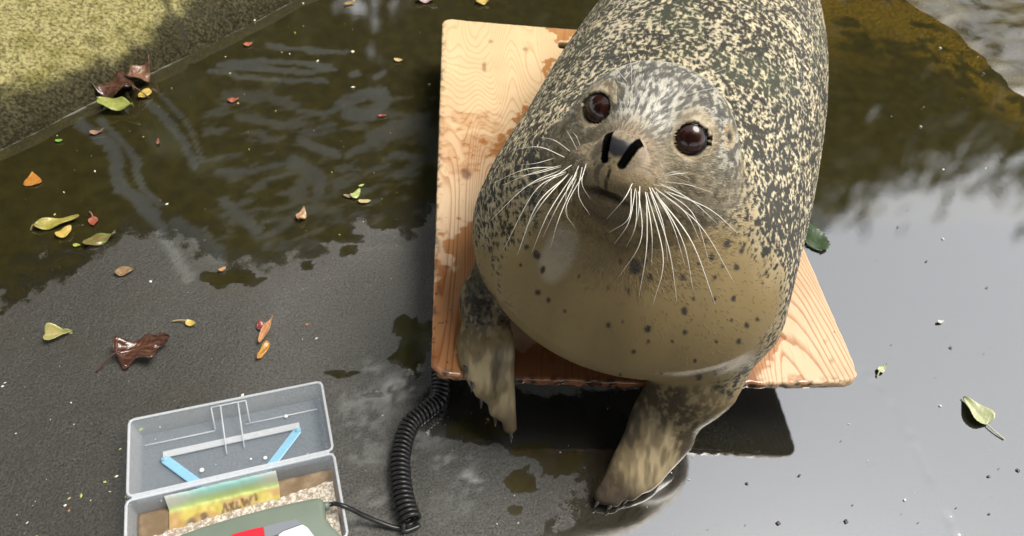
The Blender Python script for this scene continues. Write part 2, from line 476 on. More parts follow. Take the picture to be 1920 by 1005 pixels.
# small puddles on the damp concrete
pud = np.zeros(len(fv))
for (x, y, rx, ry) in [(782, 640, 42, 45), (760, 670, 30, 18), (890, 800, 60, 26), (1005, 842, 40, 18), (975, 903, 34, 24), (1062, 872, 34, 30), (960, 955, 22, 12), (575, 497, 14, 9), (655, 470, 16, 10), (725, 418, 26, 14), (610, 440, 60, 22), (440, 520, 60, 14), (700, 740, 26, 9), (640, 700, 30, 10), ]:
    q = np.hypot((PX - x) / rx, (PY - y) / ry) + (n2 - .5) * 1.5 + (n3 - .5) * .7
    pud = np.maximum(pud, sstep(1.35, .65, q))
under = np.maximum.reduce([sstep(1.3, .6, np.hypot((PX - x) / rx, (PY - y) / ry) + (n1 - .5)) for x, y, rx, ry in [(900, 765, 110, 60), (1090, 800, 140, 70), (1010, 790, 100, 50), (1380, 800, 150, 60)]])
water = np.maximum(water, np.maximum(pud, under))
far_ = np.clip(sstep(2.4, 3.4, np.abs(fv[:, 0] - .4)) + sstep(2.2, 3.0, fv[:, 1]) + sstep(-1.4, -2.2, fv[:, 1]), 0, 1)
water = water * (1 - far_)
# scrape marks where the slime is rubbed off (drag tracks)
scr = np.zeros(len(fv))
TR = [([(150, 235), (205, 275), (228, 345), (280, 395), (320, 470), (350, 520)], 17, .9), ([(185, 225), (250, 300), (275, 360), (300, 385)], 8, .7), ([(215, 250), (262, 330)], 5, .4),
      ([(275, 190), (330, 250), (365, 310)], 11, .6), ([(300, 180), (350, 235), (375, 300)], 5, .4), ([(330, 420), (410, 480)], 22, .45), ([(380, 430), (420, 490)], 9, .6),
      ([(395, 135), (470, 125), (560, 135), (630, 130)], 8, .6), ([(410, 120), (520, 115), (625, 125)], 6, .6), ([(420, 138), (520, 150), (610, 152)], 6, .5),
      ([(505, 85), (570, 93), (650, 98)], 6, .55), ([(430, 180), (500, 178)], 14, .3), ([(640, 195), (690, 175), (725, 182), (700, 215), (650, 210)], 20, .6), ([(560, 205), (600, 212), (640, 200)], 6, .4),
      ([(650, 290), (740, 240), (800, 215)], 9, .45), ([(700, 260), (780, 230), (815, 290)], 26, .4), ([(560, 265), (630, 290)], 14, .5), ([(405, 322), (470, 322)], 8, .5), ([(420, 380), (480, 430)], 16, .5),
      ([(450, 220), (540, 235)], 12, .35), ([(545, 305), (590, 330), (600, 360)], 22, .4), ([(730, 290), (815, 300)], 12, .4), ([(740, 330), (800, 300)], 10, .4), ([(660, 140), (675, 135)], 6, .7), ([(710, 145), (722, 138)], 6, .7)]
for pts, w, s in TR:
    w = w * (.72 if w > 7 else 1.0); q = seg_d(PX + (n1 - .5) * 24, PY + (n2 - .5) * 10, catmull(pts, 14)) / w
    scr = np.maximum(scr, s * sstep(1.15, .55, q + (n3 - .5) * .9))
scr = np.maximum(scr, .34 * sstep(.48, .66, fbm(np.stack([w3[:, 0] * 16 + w3[:, 1] * 22, w3[:, 1] * 52 - w3[:, 0] * 34, w3[:, 2]], 1), 9, 5, .6)) * (PX > 380) * (PX < 830) * (PY > 180) * (PY < 470))
# slime colour: olive in the pool, gold along the right bank
algae = np.clip(np.maximum(pool, (PX > 1480) * sstep(460, 380, PY)) * (.75 + .6 * (n1 - .3)), 0, 1) * (1 - scr * .85)
algae = np.maximum(algae, pud * .8)
gold = (sstep(.14, .0, np.abs(dr + (n1 - .5) * .12)) * (PX > 1400) * sstep(.40, .58, n2 * .6 + n1 * .4) + (PX > 1480) * sstep(170, 0, PY) * sstep(.40, .56, n1 * .6 + n2 * .4)).clip(0, 1)
# sky glare painted as whitish patches on the damp concrete
pale_sheen = np.zeros(len(fv))
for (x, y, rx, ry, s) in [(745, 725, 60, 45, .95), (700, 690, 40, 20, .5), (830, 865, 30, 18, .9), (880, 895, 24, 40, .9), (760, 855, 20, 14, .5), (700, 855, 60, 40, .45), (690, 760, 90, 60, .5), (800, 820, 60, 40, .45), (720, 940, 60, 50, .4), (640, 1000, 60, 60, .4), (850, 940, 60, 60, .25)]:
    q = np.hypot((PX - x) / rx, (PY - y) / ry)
    pale_sheen = np.maximum(pale_sheen, s * sstep(1.2, .3, q + (n2 - .5) * 1.6) * sstep(.38, .60, n2 * .5 + n3 * .5))
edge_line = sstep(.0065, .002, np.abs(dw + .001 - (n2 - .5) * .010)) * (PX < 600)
pale_sheen = np.maximum(pale_sheen, edge_line * .9)
crack = sstep(3.2, .8, seg_d(PX + (n2 - .5) * 16, PY + (n3 - .5) * 8, [(1622, 690), (1660, 740), (1700, 810), (1730, 870), (1760, 930), (1790, 1005), (1800, 1040)]))
fv[:, 2] += np.where(np.abs(fv[:, 0]) < 2.5, ((n1 - .5) * .0015 + (n2 - .5) * .0006) * (1 - water) - crack * .0011, 0)
fv[:, 2] += crack * 0
m_floor, N_, L_, B_ = new_mat('wet_concrete')
g = NT(N_, L_); oc = g.obj()
_, aw, aa, as_, ab = g.attr('wet'); _, ag, ac, at_, _ = g.attr('wet2')
nf = g.noise(oc, 320, 6, .75); nm = g.noise(oc, 34, 6, .6); nb = g.noise(oc, 7, 4)
ng = g.noise(oc, 120, 4, .7)
jt = g.math('ADD', g.math('MULTIPLY', g.math('SUBTRACT', nm, .5), 1.0), g.math('MULTIPLY', g.math('SUBTRACT', nf, .5), .7))
aw2 = g.ramp(g.math('ADD', aw, jt), .38, .58)                    # crisp, ragged water edge
aa2 = g.ramp(g.math('ADD', aa, g.math('MULTIPLY', jt, .6)), .15, .80)
base = g.mix(g.ramp(nf, .36, .66), (.005, .0048, .0037), (.070, .067, .056))
base = g.mix(g.ramp(nm, .40, .70, 0, .5), base, (.024, .022, .014))
base = g.mix(g.ramp(nb, .5, .72, 0, .6), base, (.032, .028, .013))
base = g.mix(g.math('MULTIPLY', at_, .85), base, g.mix(g.ramp(nf, .36, .66), (.040, .039, .034), (.135, .133, .122)))  # paler, drier middle of the floor, with wet glare painted in
base = g.mix(g.math('MULTIPLY', aa2, .92), base, g.mix(g.ramp(nm, .35, .7), (.026, .0225, .0065), (.040, .034, .0095)))
base = g.mix(g.math('MULTIPLY', ag, g.ramp(ng, .40, .62, .15, .95)), base, g.mix(g.ramp(nf, .42, .66), (.045, .030, .005), (.36, .235, .035)))
base = g.mix(g.math('MULTIPLY', as_, .9), base, (.115, .120, .108))
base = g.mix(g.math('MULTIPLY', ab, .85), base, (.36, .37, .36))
base = g.mix(g.math('MULTIPLY', ac, .6), base, (.012, .012, .012))
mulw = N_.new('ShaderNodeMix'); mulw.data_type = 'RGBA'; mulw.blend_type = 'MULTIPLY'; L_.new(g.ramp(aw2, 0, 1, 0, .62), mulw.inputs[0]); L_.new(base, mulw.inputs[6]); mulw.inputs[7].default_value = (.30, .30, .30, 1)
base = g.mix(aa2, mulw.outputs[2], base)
L_.new(base, B_.inputs['Base Color'])
L_.new(g.ramp(aw2, 0, .35, .42, .03), B_.inputs['Roughness'])
B_.inputs['IOR'].default_value = 3.2
L_.new(g.ramp(aw2, .35, 1, .10, .5), B_.inputs['Specular IOR Level'])
dry = g.ramp(aw2, 0, .45, 1.0, .010)
bn = g.bump(g.math('ADD', g.math('ADD', g.math('MULTIPLY', nf, .7), ng), nm), g.math('MULTIPLY', dry, .85), .0040)
bn = g.bump(nb, .008, .01, bn)
L_.new(bn, B_.inputs['Normal'])
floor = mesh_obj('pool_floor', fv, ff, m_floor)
vcol(floor, 'wet', np.stack([water, algae, scr, pale_sheen], 1)); tone = np.clip(sstep(90, 620, PX + jit * 1.2 - (PY - 600) * .15) * sstep(1250, 900, PX) * (.55 + .9 * (n1 - .2)), 0, 1)
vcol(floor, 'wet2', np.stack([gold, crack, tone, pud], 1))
tag(floor, 'wet dark concrete pool floor with slime and puddles', kind='structure')

# ---------------------------------------------------------------- banks of the pool
def bank(name, A, B, outward, rise, run, ext0, ext1, mat, label, foot=None, amp=.01):
    u = (B - A) / np.linalg.norm(B - A); n = V(outward[0], outward[1], 0); n = n - (n @ u) * u; n /= np.linalg.norm(n)
    L = np.linalg.norm(B - A)
    s = np.arange(-ext0, L + ext1, .012); k = np.arange(0, 1.0001, .02)
    prof = []
    ln = math.hypot(rise, run)
    if foot:                                   # steep worn foot before the slope
        prof += [(-.012, -.03), (-.004, .0), (.001, .012), (.005, .024), (.012, .036), (.024, .047)]
    for q in k:
        if foot: prof.append((.036 + q * run, .054 + q * rise))
        else: prof.append((-.02 + q * run, -.03 + q * rise))
    if foot: run += .056; rise += .084
    for q in np.linspace(.03, 1.0, 12): prof.append((run - .02 + q * 2.5, rise - .03 + .01 * q))
    prof = np.array(prof)
    S, K = np.meshgrid(s, np.arange(len(prof)), indexing='ij')
    P = A + S[..., None] * u + prof[K][..., 0:1] * n + V(0, 0, 1) * prof[K][..., 1:2]
    P = P.reshape(-1, 3)
    no = unit(V(-n[0] * rise, -n[1] * rise, run))
    P = P + no * ((fbm(P * 5, 31, 3) - .5) * amp * 2.2 + (fbm(P * 26, 35, 3) - .5) * amp * .7)[:, None]
    m_, n_ = S.shape; i_, j_ = np.meshgrid(np.arange(m_ - 1), np.arange(n_ - 1), indexing='ij'); a_ = (i_ * n_ + j_).ravel()
    F = np.stack([a_, a_ + n_, a_ + n_ + 1, a_ + 1], 1)
    if np.cross(u, n)[2] < 0: F = F[:, ::-1]
    o = mesh_obj(name, P, F, mat); return tag(o, label, 'wall'), P
m_moss, N_, L_, B_ = new_mat('mossy_concrete'); g = NT(N_, L_); oc = g.obj()
_, md, mc, _, _ = g.attr('moss')
nf = g.noise(oc, 170, 6, .7); nm = g.noise(oc, 22, 5, .6); nb = g.noise(oc, 6, 4)
col = g.mix(g.ramp(nf, .34, .64), (.085, .074, .025), (.40, .36, .165))
col = g.mix(g.ramp(nm, .44, .68, 0, .8), col, g.mix(g.ramp(nf, .35, .6), (.055, .052, .014), (.20, .18, .05)))
col = g.mix(g.ramp(nb, .5, .75, 0, .5), col, (.17, .15, .035))
wetl = g.math('ADD', md, g.math('MULTIPLY', g.math('SUBTRACT', nm, .5), .9))
col = g.mix(g.ramp(wetl, .25, .95, 0, .9), col, g.mix(g.ramp(nf, .42, .68), (.009, .009, .006), (.060, .052, .030)))
col = g.mix(g.math('MULTIPLY', mc, .85), col, (.035, .034, .022))
L_.new(col, B_.inputs['Base Color']); B_.inputs['Roughness'].default_value = .85; B_.inputs['Specular IOR Level'].default_value = .12
L_.new(g.bump(g.math('ADD', nf, g.math('MULTIPLY', nm, 1.5)), .6, .005), B_.inputs['Normal'])
lw, lwP = bank('mossy_pool_wall', V(*WA[:2], 0), V(*WB_[:2], 0), (-1, .55), .34, .78, 1.2, 2.0, m_moss, 'moss covered concrete pool wall sloping up behind the leaf pile', foot=True, amp=.009)
lpx = project(lwP - V(0, 0, ZB))
nn = fbm(lwP * 20, 44, 3)
damp = sstep(.092, .036, lwP[:, 2] + (nn - .5) * .06) 
dampL = np.interp(lpx[:, 0], [-600, 0, 250, 330, 500, 700], [.3, .45, .6, .85, 1, 1.0])
ck = np.maximum(sstep(9, 2, seg_d(lpx[:, 0] + (nn - .5) * 16, lpx[:, 1], [(300, -20), (325, 30), (348, 80)])), .8 * sstep(6, 2, seg_d(lpx[:, 0], lpx[:, 1] + (nn - .5) * 12, [(335, 0), (362, 20), (420, 30)])))
dampz = np.clip(damp * 1.0 + sstep(300, 420, lpx[:, 0] + (nn - .5) * 160) * .45 * sstep(.25, .05, lwP[:, 2]), 0, 1.2)
vcol(lw, 'moss', np.stack([dampz, ck, ck * 0, ck * 0], 1))
me = lw.data; co = np.empty(len(me.vertices) * 3, np.float32); me.vertices.foreach_get('co', co); co = co.reshape(-1, 3); co[:, 2] -= ck * .008; me.vertices.foreach_set('co', co.ravel()); me.update()

m_bank, N_, L_, B_ = new_mat('wet_slimy_slope'); g = NT(N_, L_); oc = g.obj()
nf = g.noise(oc, 120, 5, .65); nm = g.noise(oc, 12, 5, .6, .4)
col = g.mix(g.ramp(nm, .35, .65), (.040, .032, .008), (.095, .075, .022)); col = g.mix(g.ramp(nf, .50, .78, 0, .45), col, (.20, .17, .07))
L_.new(col, B_.inputs['Base Color']); L_.new(g.ramp(nm, .3, .7, .10, .30), B_.inputs['Roughness']); B_.inputs['IOR'].default_value = 2.4
L_.new(g.bump(g.math('ADD', nm, g.math('MULTIPLY', nf, .30)), .22, .005), B_.inputs['Normal'])
rw, rwP = bank('slimy_pool_slope', V(*RA[:2], 0), V(*RB[:2], 0), (1, .5), .20, .75, 1.5, 2.5, m_bank, 'wet slimy concrete slope at the pool edge on the right', amp=.010)

# ---------------------------------------------------------------- weighing board on its low scale
def f_board(p):
    x, y, z = p[:, 0] - .30, p[:, 1] - .45, p[:, 2]
    sag = -.015 * np.clip(1 - (x / .30) ** 2, 0, 1) * np.clip(1 - (p[:, 1]) / .9, 0.25, 1)
    z = z - sag
    r = .022; qx, qy = np.abs(x) - (.30 - r), np.abs(y) - (.45 - r)
    d2 = np.hypot(np.maximum(qx, 0), np.maximum(qy, 0)) + np.minimum(np.maximum(qx, qy), 0) - r
    sx, sy = np.abs(x - .0) - .055, np.abs(p[:, 1] - .832) - .0135
    sl = np.hypot(np.maximum(sx + .008, 0), np.maximum(sy + .008, 0)) + np.minimum(np.maximum(sx + .008, sy + .008), 0) - .008
    d2 = np.maximum(d2, -sl)
    chip = (fbm(p * V(90, 90, 60), 51, 3) - .5)
    d2 = d2 + np.maximum(chip, 0) * .010 * sstep(.05, .0, p[:, 1]) + chip * .0016
    h = np.abs(z + .0075) - .0075
    rr = .0025
    return np.hypot(np.maximum(d2 + rr, 0), np.maximum(h + rr, 0)) + np.minimum(np.maximum(d2 + rr, h + rr), 0) - rr
bv, bq = surface_nets(f_board, (-.02, -.02, -.042), (.62, .92, .012), .0034)
bv = snap(f_board, bv, 2, .002)
m_wood, N_, L_, B_ = new_mat('plywood'); g = NT(N_, L_)
oc = g.obj()
_, ww, wd, wy, wk = g.attr('wood')
flow = g.noise(g.obj((6.0, .95, 3)), 1.0, 2, .4, .25)
fine = g.noise(g.obj((60, 10, 60)), 1.0, 3, .5)
ringv = g.math('ADD', g.math('MULTIPLY', flow, 70.0), g.math('MULTIPLY', fine, .55))
fr = g.math('FRACT', ringv)
line = g.math('MULTIPLY', g.ramp(fr, .55, .93), g.ramp(fr, .93, 1.0, 1.0, 0.0))
grain = g.noise(g.obj((420, 26, 200)), 1.0, 3, .6)
big = g.noise(oc, 4.5, 3); dots = g.noise(oc, 90, 2)
col = g.mix(g.ramp(big, .35, .65), (.54, .355, .205), (.63, .455, .285))
col = g.mix(g.math('MULTIPLY', line, g.ramp(fine, .2, .8, .6, 1.0)), col, (.36, .17, .075))
col = g.mix(g.ramp(grain, .5, .75, 0, .30), col, (.42, .21, .085))
col = g.mix(g.ramp(dots, .70, .76, 0, .8), col, (.22, .09, .04))
col = g.mix(g.math('MULTIPLY', wy, .5), col, (.76, .57, .30))
wetc = g.mix(1.0, col, col); mul = N_.new('ShaderNodeMix'); mul.data_type = 'RGBA'; mul.blend_type = 'MULTIPLY'; mul.inputs[0].default_value = 1
L_.new(col, mul.inputs[6]); mul.inputs[7].default_value = (.66, .45, .31, 1)
wn_ = g.math('ADD', ww, g.math('MULTIPLY', g.math('SUBTRACT', dots, .5), .5))
wetm = g.ramp(wn_, .22, .85)
col = g.mix(wetm, col, mul.outputs[2])
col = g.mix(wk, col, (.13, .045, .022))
col = g.mix(wd, col, (.016, .010, .007))
L_.new(col, B_.inputs['Base Color'])
L_.new(g.ramp(wn_, .42, .62, .55, .12), B_.inputs['Roughness'])
L_.new(g.bump(g.math('ADD', g.math('MULTIPLY', grain, .6), g.math('MULTIPLY', line, -.7)), g.ramp(wn_, .4, .6, .35, .12), .0012), B_.inputs['Normal'])
wood_root = empty('weighing_board', (.3, .45, ZB - .015), 'wet plywood board with a hand slot carrying the seal', 'board')
bo = mesh_obj('plywood_sheet', bv + V(0, 0, ZB), bq, m_wood, wood_root)
bp = project(bv); X, Y = bp[:, 0], bp[:, 1]
bn1 = fbm(bv * 30, 61, 4); bn2 = fbm(bv * 110, 62, 3)
wet = np.zeros(len(bv))
def blob(pts, w, s=1.0):
    global wet
    q = seg_d(X + (bn1 - .5) * 60, Y + (bn1 - .5) * 70, pts) / w
    wet = np.maximum(wet, s * sstep(1.25, .6, q + (bn2 - .5) * .6))
blob([(828, 700), (835, 600), (845, 540)], 45); blob([(880, 500), (868, 460), (900, 420)], 34); blob([(825, 250), (870, 235), (920, 222)], 18, .5); blob([(840, 300), (830, 260)], 22, .42)
blob([(960, 260), (900, 290), (870, 320)], 30, .5); blob([(1040, 130), (990, 220), (930, 290)], 14, .9); blob([(1000, 690), (1200, 712), (1380, 715)], 60); blob([(1040, 60), (1110, 55)], 14, .8)
blob([(1480, 560), (1430, 660), (1400, 710)], 16, .8); blob([(1490, 700), (1510, 720)], 10, .6)
yel = sstep(420, 60, Y + (bn1 - .5) * 200) * (X < 1100)
knot_shade = np.maximum.reduce([sstep(1.1, .5, np.hypot((X - x) / rx, (Y - y) / ry) + (bn2 - .5) * .5) * s for x, y, rx, ry, s in [(873, 326, 11, 13, .75), (1560, 676, 6, 6, .5), (920, 78, 6, 5, .5), (985, 92, 6, 4, .5), (908, 125, 5, 12, .6), (838, 500, 4, 4, .6), (1548, 640, 5, 5, .3)]])
soak_shade = sstep(1.2, .5, seg_d(X, Y, [(975, 690), (1100, 715), (1240, 722), (1380, 718)]) / 50 + (bn1 - .5) * .6); knot_shade = np.maximum(knot_shade, soak_shade * .72)  # soaked strip, darkened further to paint the shade under the belly

edge = sstep(-.001, .004, -bv[:, 1] + .0005) * .55 + sstep(.012, .0, bv[:, 1]) * sstep(.50, .62, bn2) * .8 + sstep(.012, .002, bv[:, 0]) * sstep(.55, .65, bn2) * .6
edge = np.maximum(edge, sstep(.004, .009, -(bv[:, 2] + .015 * np.clip(1 - ((bv[:, 0] - .3) / .30) ** 2, 0, 1) * np.clip(1 - bv[:, 1] / .9, .25, 1)) - .006) * 1.0)  # underside blackened to paint in the shade below the board
vcol(bo, 'wood', np.stack([wet, np.clip(edge, 0, 1), yel, knot_shade], 1))
# low steel scale under the board, cord leaves it at the front left
m_steel = plain('brushed_steel', (.23, .25, .24), .38, .5, .7, .2, 40)
m_rub = plain('black_rubber', (.012, .012, .013), .5, .5, 0, .3, 90)
sc = empty('platform_scale', (.33, .45, 0), 'low steel platform scale hidden in the dark under the board', 'scale')
b = MB(); b.box((.33, .47, .072), .20, .28, .014); bevel(b.build('load_plate', m_steel, sc, False), .004)
b = MB()
for sx in (-1, 1): b.box((.33 + sx * .15, .47, .046), .022, .26, .012)
for sy in (-1, 1): b.box((.33, .47 + sy * .2, .044), .126, .02, .010)
bevel(b.build('beam_frame', m_steel, sc, False), .003)
for sx in (-1, 1):
    for sy in (-1, 1):
        b = MB(); b.tube([(.33 + sx * .15, .47 + sy * .22, .0005), (.33 + sx * .15, .47 + sy * .22, .008), (.33 + sx * .15, .47 + sy * .22, .034)], [.021, .021, .013], 16); b.build('foot', m_rub, sc)
b = MB()
for sx in (-1, 1): b.box((.33 + sx * .13, .47, .0925), .018, .30, .0060)
bevel(b.build('batten', plain('wet_batten', (.10, .05, .025), .5, .5, 0, .3, 30), wood_root, False), .002)

# ---------------------------------------------------------------- the seal
sv, sq = surface_nets(f_seal, (-.05, -.25, -.125), (.95, 1.62, .52), .0042)
sv = snap(f_seal, sv, 2)
def keep_main(v, q):
    """drop stray islands (closed bubbles inside)"""
    par = np.arange(len(v))
    for _ in range(200):
        m = par[q].min(1); old = par.copy()
        for c in range(4): np.minimum.at(par, q[:, c], m)
        par = par[par]
        if (par == old).all(): break
    ids, cnt = np.unique(par[q[:, 0]], return_counts=True); k = ids[np.argmax(cnt)]
    q = q[par[q[:, 0]] == k]; used = np.unique(q); mp = np.full(len(v), -1); mp[used] = np.arange(len(used))
    return v[used], mp[q]
sv, sq = keep_main(sv, sq)
def subdivide(v, q, fmask):
    """split the chosen quads 1->4; a triangle fan closes the border"""
    e = np.concatenate([np.sort(q[fmask][:, [i, (i + 1) % 4]], 1) for i in range(4)])
    ue = np.unique(e, axis=0); key = {(int(a), int(b)): i for i, (a, b) in enumerate(ue)}
    nv = len(v); mid = (v[ue[:, 0]] + v[ue[:, 1]]) / 2
    qs = q[fmask]; cen = v[qs].mean(1)
    code = ue[:, 0].astype(np.int64) * nv + ue[:, 1]
    def look(a, b):
        lo, hi = np.minimum(a, b).astype(np.int64), np.maximum(a, b); c = lo * nv + hi
        i = np.searchsorted(code, c); i = np.clip(i, 0, len(code) - 1); return np.where(code[i] == c, i + nv, -1)
    m = [look(qs[:, i], qs[:, (i + 1) % 4]) for i in range(4)]
    ci = nv + len(ue) + np.arange(len(qs))
    out = [np.stack([qs[:, i], m[i], ci, m[i - 1]], 1) for i in range(4)]
    rest = q[~fmask]
    rm = np.stack([look(rest[:, i], rest[:, (i + 1) % 4]) for i in range(4)], 1)
    brd = (rm >= 0).any(1)
    faces = [tuple(r) for r in np.concatenate(out)] if False else None
    poly = []
    for r, mm in zip(rest[brd], rm[brd]):
        p = []
        for i in range(4):
            p.append(int(r[i]))
            if mm[i] >= 0: p.append(int(mm[i]))
        poly.append(p)
    return np.concatenate([v, mid, cen]), np.concatenate([rest[~brd]] + out), poly
def refine(v, q, poly, mask_fn):
    """split quads where asked; border polygons of the last pass are kept as they are"""
    fc = v[q].mean(1); m = mask_fn(fc)
    if poly:                                   # leave quads that touch old border polygons alone
        bad = np.zeros(len(v), bool); bad[np.concatenate([np.array(p) for p in poly])] = True; m &= ~bad[q].any(1)
    v, q, p2 = subdivide(v, q, m)
    return v, q, poly + p2
_fn = np.cross(sv[sq[:, 2]] - sv[sq[:, 0]], sv[sq[:, 3]] - sv[sq[:, 1]]); _fn /= np.linalg.norm(_fn, axis=1)[:, None] + 1e-12
if (_fn * (sv[sq].mean(1) - sv.mean(0))).sum() < 0: _fn = -_fn
sv2, sq2, spoly = refine(sv, sq, [], lambda c: (c[:, 1] < .86) & (((CAM - c) * _fn).sum(1) > -.12) & ((c[:, 2] > .03) | (c[:, 1] < .12)))
sv2 = snap(f_seal, sv2, 1)
sv2, sq2, spoly = refine(sv2, sq2, spoly, lambda c: np.linalg.norm(c - hp(0, -28, 45), axis=1) < .062)
sv2 = snap(f_seal, sv2, 1)
sn = grad(f_seal, sv2, 4e-4); sn /= np.linalg.norm(sn, axis=1)[:, None] + 1e-9

NOSE = hp(0, -26, 72); CHIN = hp(0, -70, 45)
SPOTS = [(943,427,8),(1005,480,9),(1018,505,9),(1086,517,6),(1009,548,7),(1028,563,5),(1059,583,5),(1190,497,14),(1208,488,8),(1163,487,6),(1201,520,6),(1217,518,6),(1141,540,5),(1178,545,6),(1278,518,7),(1141,609,7),(1167,604,4),(1214,617,7),(1284,584,8),(1284,623,7),(1340,560,7),(1188,660,6),(1343,640,5),(1310,495,7),(1332,482,7),(983,404,6),(930,483,5),(986,463,5),(976,497,4),(1000,366,11),(985,352,7),(940,350,7),(925,366,7),(1372,600,6),(1300,560,4),(1120,700,5),(1163,703,5),(1215,640,4),(960,440,5),(1240,700,5),(1390,470,9),(1362,455,9),(1380,500,8),(1355,500,7),(1318,450,6),(950,330,5),(966,372,5),(1030,690,7),(1045,684,8),(1015,676,6),(1340,700,8),(1310,706,7),(1303,676,5),(1360,690,7),(1385,640,6),(1400,610,7),(1420,600,6),(1375,560,5),(1340,520,5),(1260,640,4)]
def seal_colour(p, n):
    P = project(p); X, Y, D = P[:, 0], P[:, 1], P[:, 2]
    q = (p - BO); t = q @ BA; s = q @ BB
    h = (p - EYE) @ HM.T * 1000.0
    hd = np.linalg.norm(h - V(0, -20, -50), axis=1)
    head = sstep(135, 95, hd) * sstep(-120, -70, h[:, 2])
    rn = np.linalg.norm(p - NOSE, axis=1)
    B = np.stack([t, s, p[:, 2]], 1)
    lo = fbm(p * 16, 70, 3)
    # coat flecks: streaks lie along the hair
    warp = (np.stack([fbm(B * 40, 71, 2), fbm(B * 40, 72, 2), fbm(B * 40, 73, 2)], 1) - .5) * .010
    fb = fbm((B + warp * .6) * V(140, 235, 235), 74, 3, .5)
    hb = np.stack([h[:, 0], h[:, 1], h[:, 2]], 1) / 1000
    wh = (np.stack([fbm(hb * 60, 75, 2), fbm(hb * 60, 76, 2), fbm(hb * 60, 77, 2)], 1) - .5) * .006
    rad = np.linalg.norm(hb - V(0, -.026, .07), axis=1)
    dirn = (hb - V(0, -.026, .07)) / (rad[:, None] + 1e-6)
    fh = fbm(np.concatenate([dirn[:, :2] * 33 + wh[:, :2] * 420, (rad * 125)[:, None]], 1) + dirn[:, 2:] * 5, 78, 3, .55)
    # where the dark saddle of flecks lies
    back = sstep(-.06, .15, (p[:, 1] - .075) + np.maximum(p[:, 0] - .305, 0) * 1.5 + np.maximum(p[:, 2] - .2, 0) * .5 + np.maximum(.09 - p[:, 0], 0) * .4 + (lo - .5) * .22 - np.maximum(.05 - p[:, 2], 0) * .9)
    rear = sstep(.05, .35, t)
    cream = V(.64, .56, .38); grey = V(.66, .66, .61)
    tan = V(.245, .182, .088)
    dark = V(.016, .018, .020)
    c = np.tile(tan, (len(p), 1))
    c = c * (1 + (fbm(p * V(25, 25, 10), 79, 3)[:, None] - .5) * .35)
    sheen_r = sstep(.42, .55, p[:, 0] - (p[:, 1]) * .42)           # wet sheen painted on the right flank: greyer, fainter flecks
    c = mixc(c, cream, back ** 1.6 * .92)
    c = mixc(c, grey, back * sheen_r * .8)
    lo2 = fbm(p * 30, 69, 2)
    arc = np.arctan2(s, p[:, 2] - .10) * .20
    uv = np.stack([t, arc], 1) + (np.stack([fbm(B * 55, 171, 2), fbm(B * 55, 172, 2)], 1) - .5) * .011
    w1 = worley2(uv * V(95, 128), 3); w2 = worley2(uv * V(150, 215), 5)
    cell = np.minimum(w1, w2 * 1.12 + .06) + (fb - .5) * .55 + (fbm(B * V(220, 420, 420), 173, 2) - .5) * .30
    thr = -.02 + .475 * back ** .48 + (lo - .5) * .22 + (lo2 - .5) * .25 - sheen_r * .09
    fleck = sstep(thr + .09, thr - .07, cell) * sstep(.0, .25, back)
    c = mixc(c, V(.27, .265, .225), back * sstep(.42, .62, fbm(B * 60, 174, 2)) * .30)
    c = mixc(c, dark, fleck * (.94 - .30 * sheen_r))
    moss = sstep(330, 260, np.hypot((X - 1180) * .8, (Y - 60) * 1.4)) * sstep(.4, .65, lo) * (p[:, 1] > .2)
    c = mixc(c, V(.17, .22, .12), moss * .12)
    # head: finer, greyer flecks on crown and cheeks, plain brown muzzle
    crown = head * sstep(-30, 20, h[:, 1] + (lo - .5) * 30 + np.abs(h[:, 0]) * .25 - np.maximum(h[:, 2], 0) * .5)
    hc = np.tile(V(.46, .44, .37), (len(p), 1))
    fk = sstep(.60, .49, fh)
    hc = mixc(hc, V(.045, .046, .043), fk * .86)
    c = c * (1 - crown[:, None] * .92) + hc * (crown * .92)[:, None]
    brow_sheen = head * sstep(34, 8, np.abs(h[:, 0] - 2)) * sstep(-22, 2, h[:, 1]) * sstep(62, 30, h[:, 1])  # pale forehead patch, painted for the wet highlight
    c = c * (1 - brow_sheen[:, None] * .75) + mixc(np.tile(V(.62, .60, .54), (len(p), 1)), V(.16, .16, .15), sstep(.52, .42, fh)) * (brow_sheen * .75)[:, None]
    c = mixc(c, V(.34, .29, .20), head * (1 - crown) * .8 * sstep(-95, -50, h[:, 1]))
    cheek = head * (1 - crown) * sstep(60, 75, rn * 1000)
    c = mixc(c, V(.09, .075, .05), cheek * sstep(.50, .38, fh) * .75)
    muzzle = sstep(72, 30, rn * 1000) * head
    mz = mixc(np.tile(V(.25, .185, .115), (len(p), 1)), V(.085, .062, .042), sstep(.56, .42, fh))
    c = c * (1 - muzzle[:, None] * .85) + mz * (muzzle * .85)[:, None]
    jaw = sstep(30, 14, np.linalg.norm((h - V(0, -78, 34)) * V(.8, 1, .8), axis=1)) * head
    c = mixc(c, V(.075, .052, .035), jaw * .8)
    lip = sstep(5.5, 2.0, np.abs(h[:, 1] + 63 + (np.abs(h[:, 0]) / 26) ** 2 * 5)) * (np.abs(h[:, 0]) < 30) * (h[:, 2] > 25) * head
    c = mixc(c, V(.014, .010, .009), lip * .85)
    # rings round the eyes, ear holes
    for e in EYES:
        de = np.linalg.norm(p - e, axis=1) * 1000
        c = mixc(c, V(.42, .33, .20), sstep(34, 25, de) * .55)
        c = mixc(c, V(.012, .011, .011), sstep(24.2, 22.8, de))
    dd = np.hypot(X - 1365, (Y - 256) * .45) + (D > .86) * 99
    c = mixc(c, V(.05, .032, .02), sstep(5, 2, dd) * .9); c = mixc(c, V(.5, .37, .2), sstep(14, 8, dd) * sstep(4, 7, dd) * .6)
    # nose leather
    lw_ = 8.5 + np.clip(h[:, 1] + 31, 0, 23) * .26
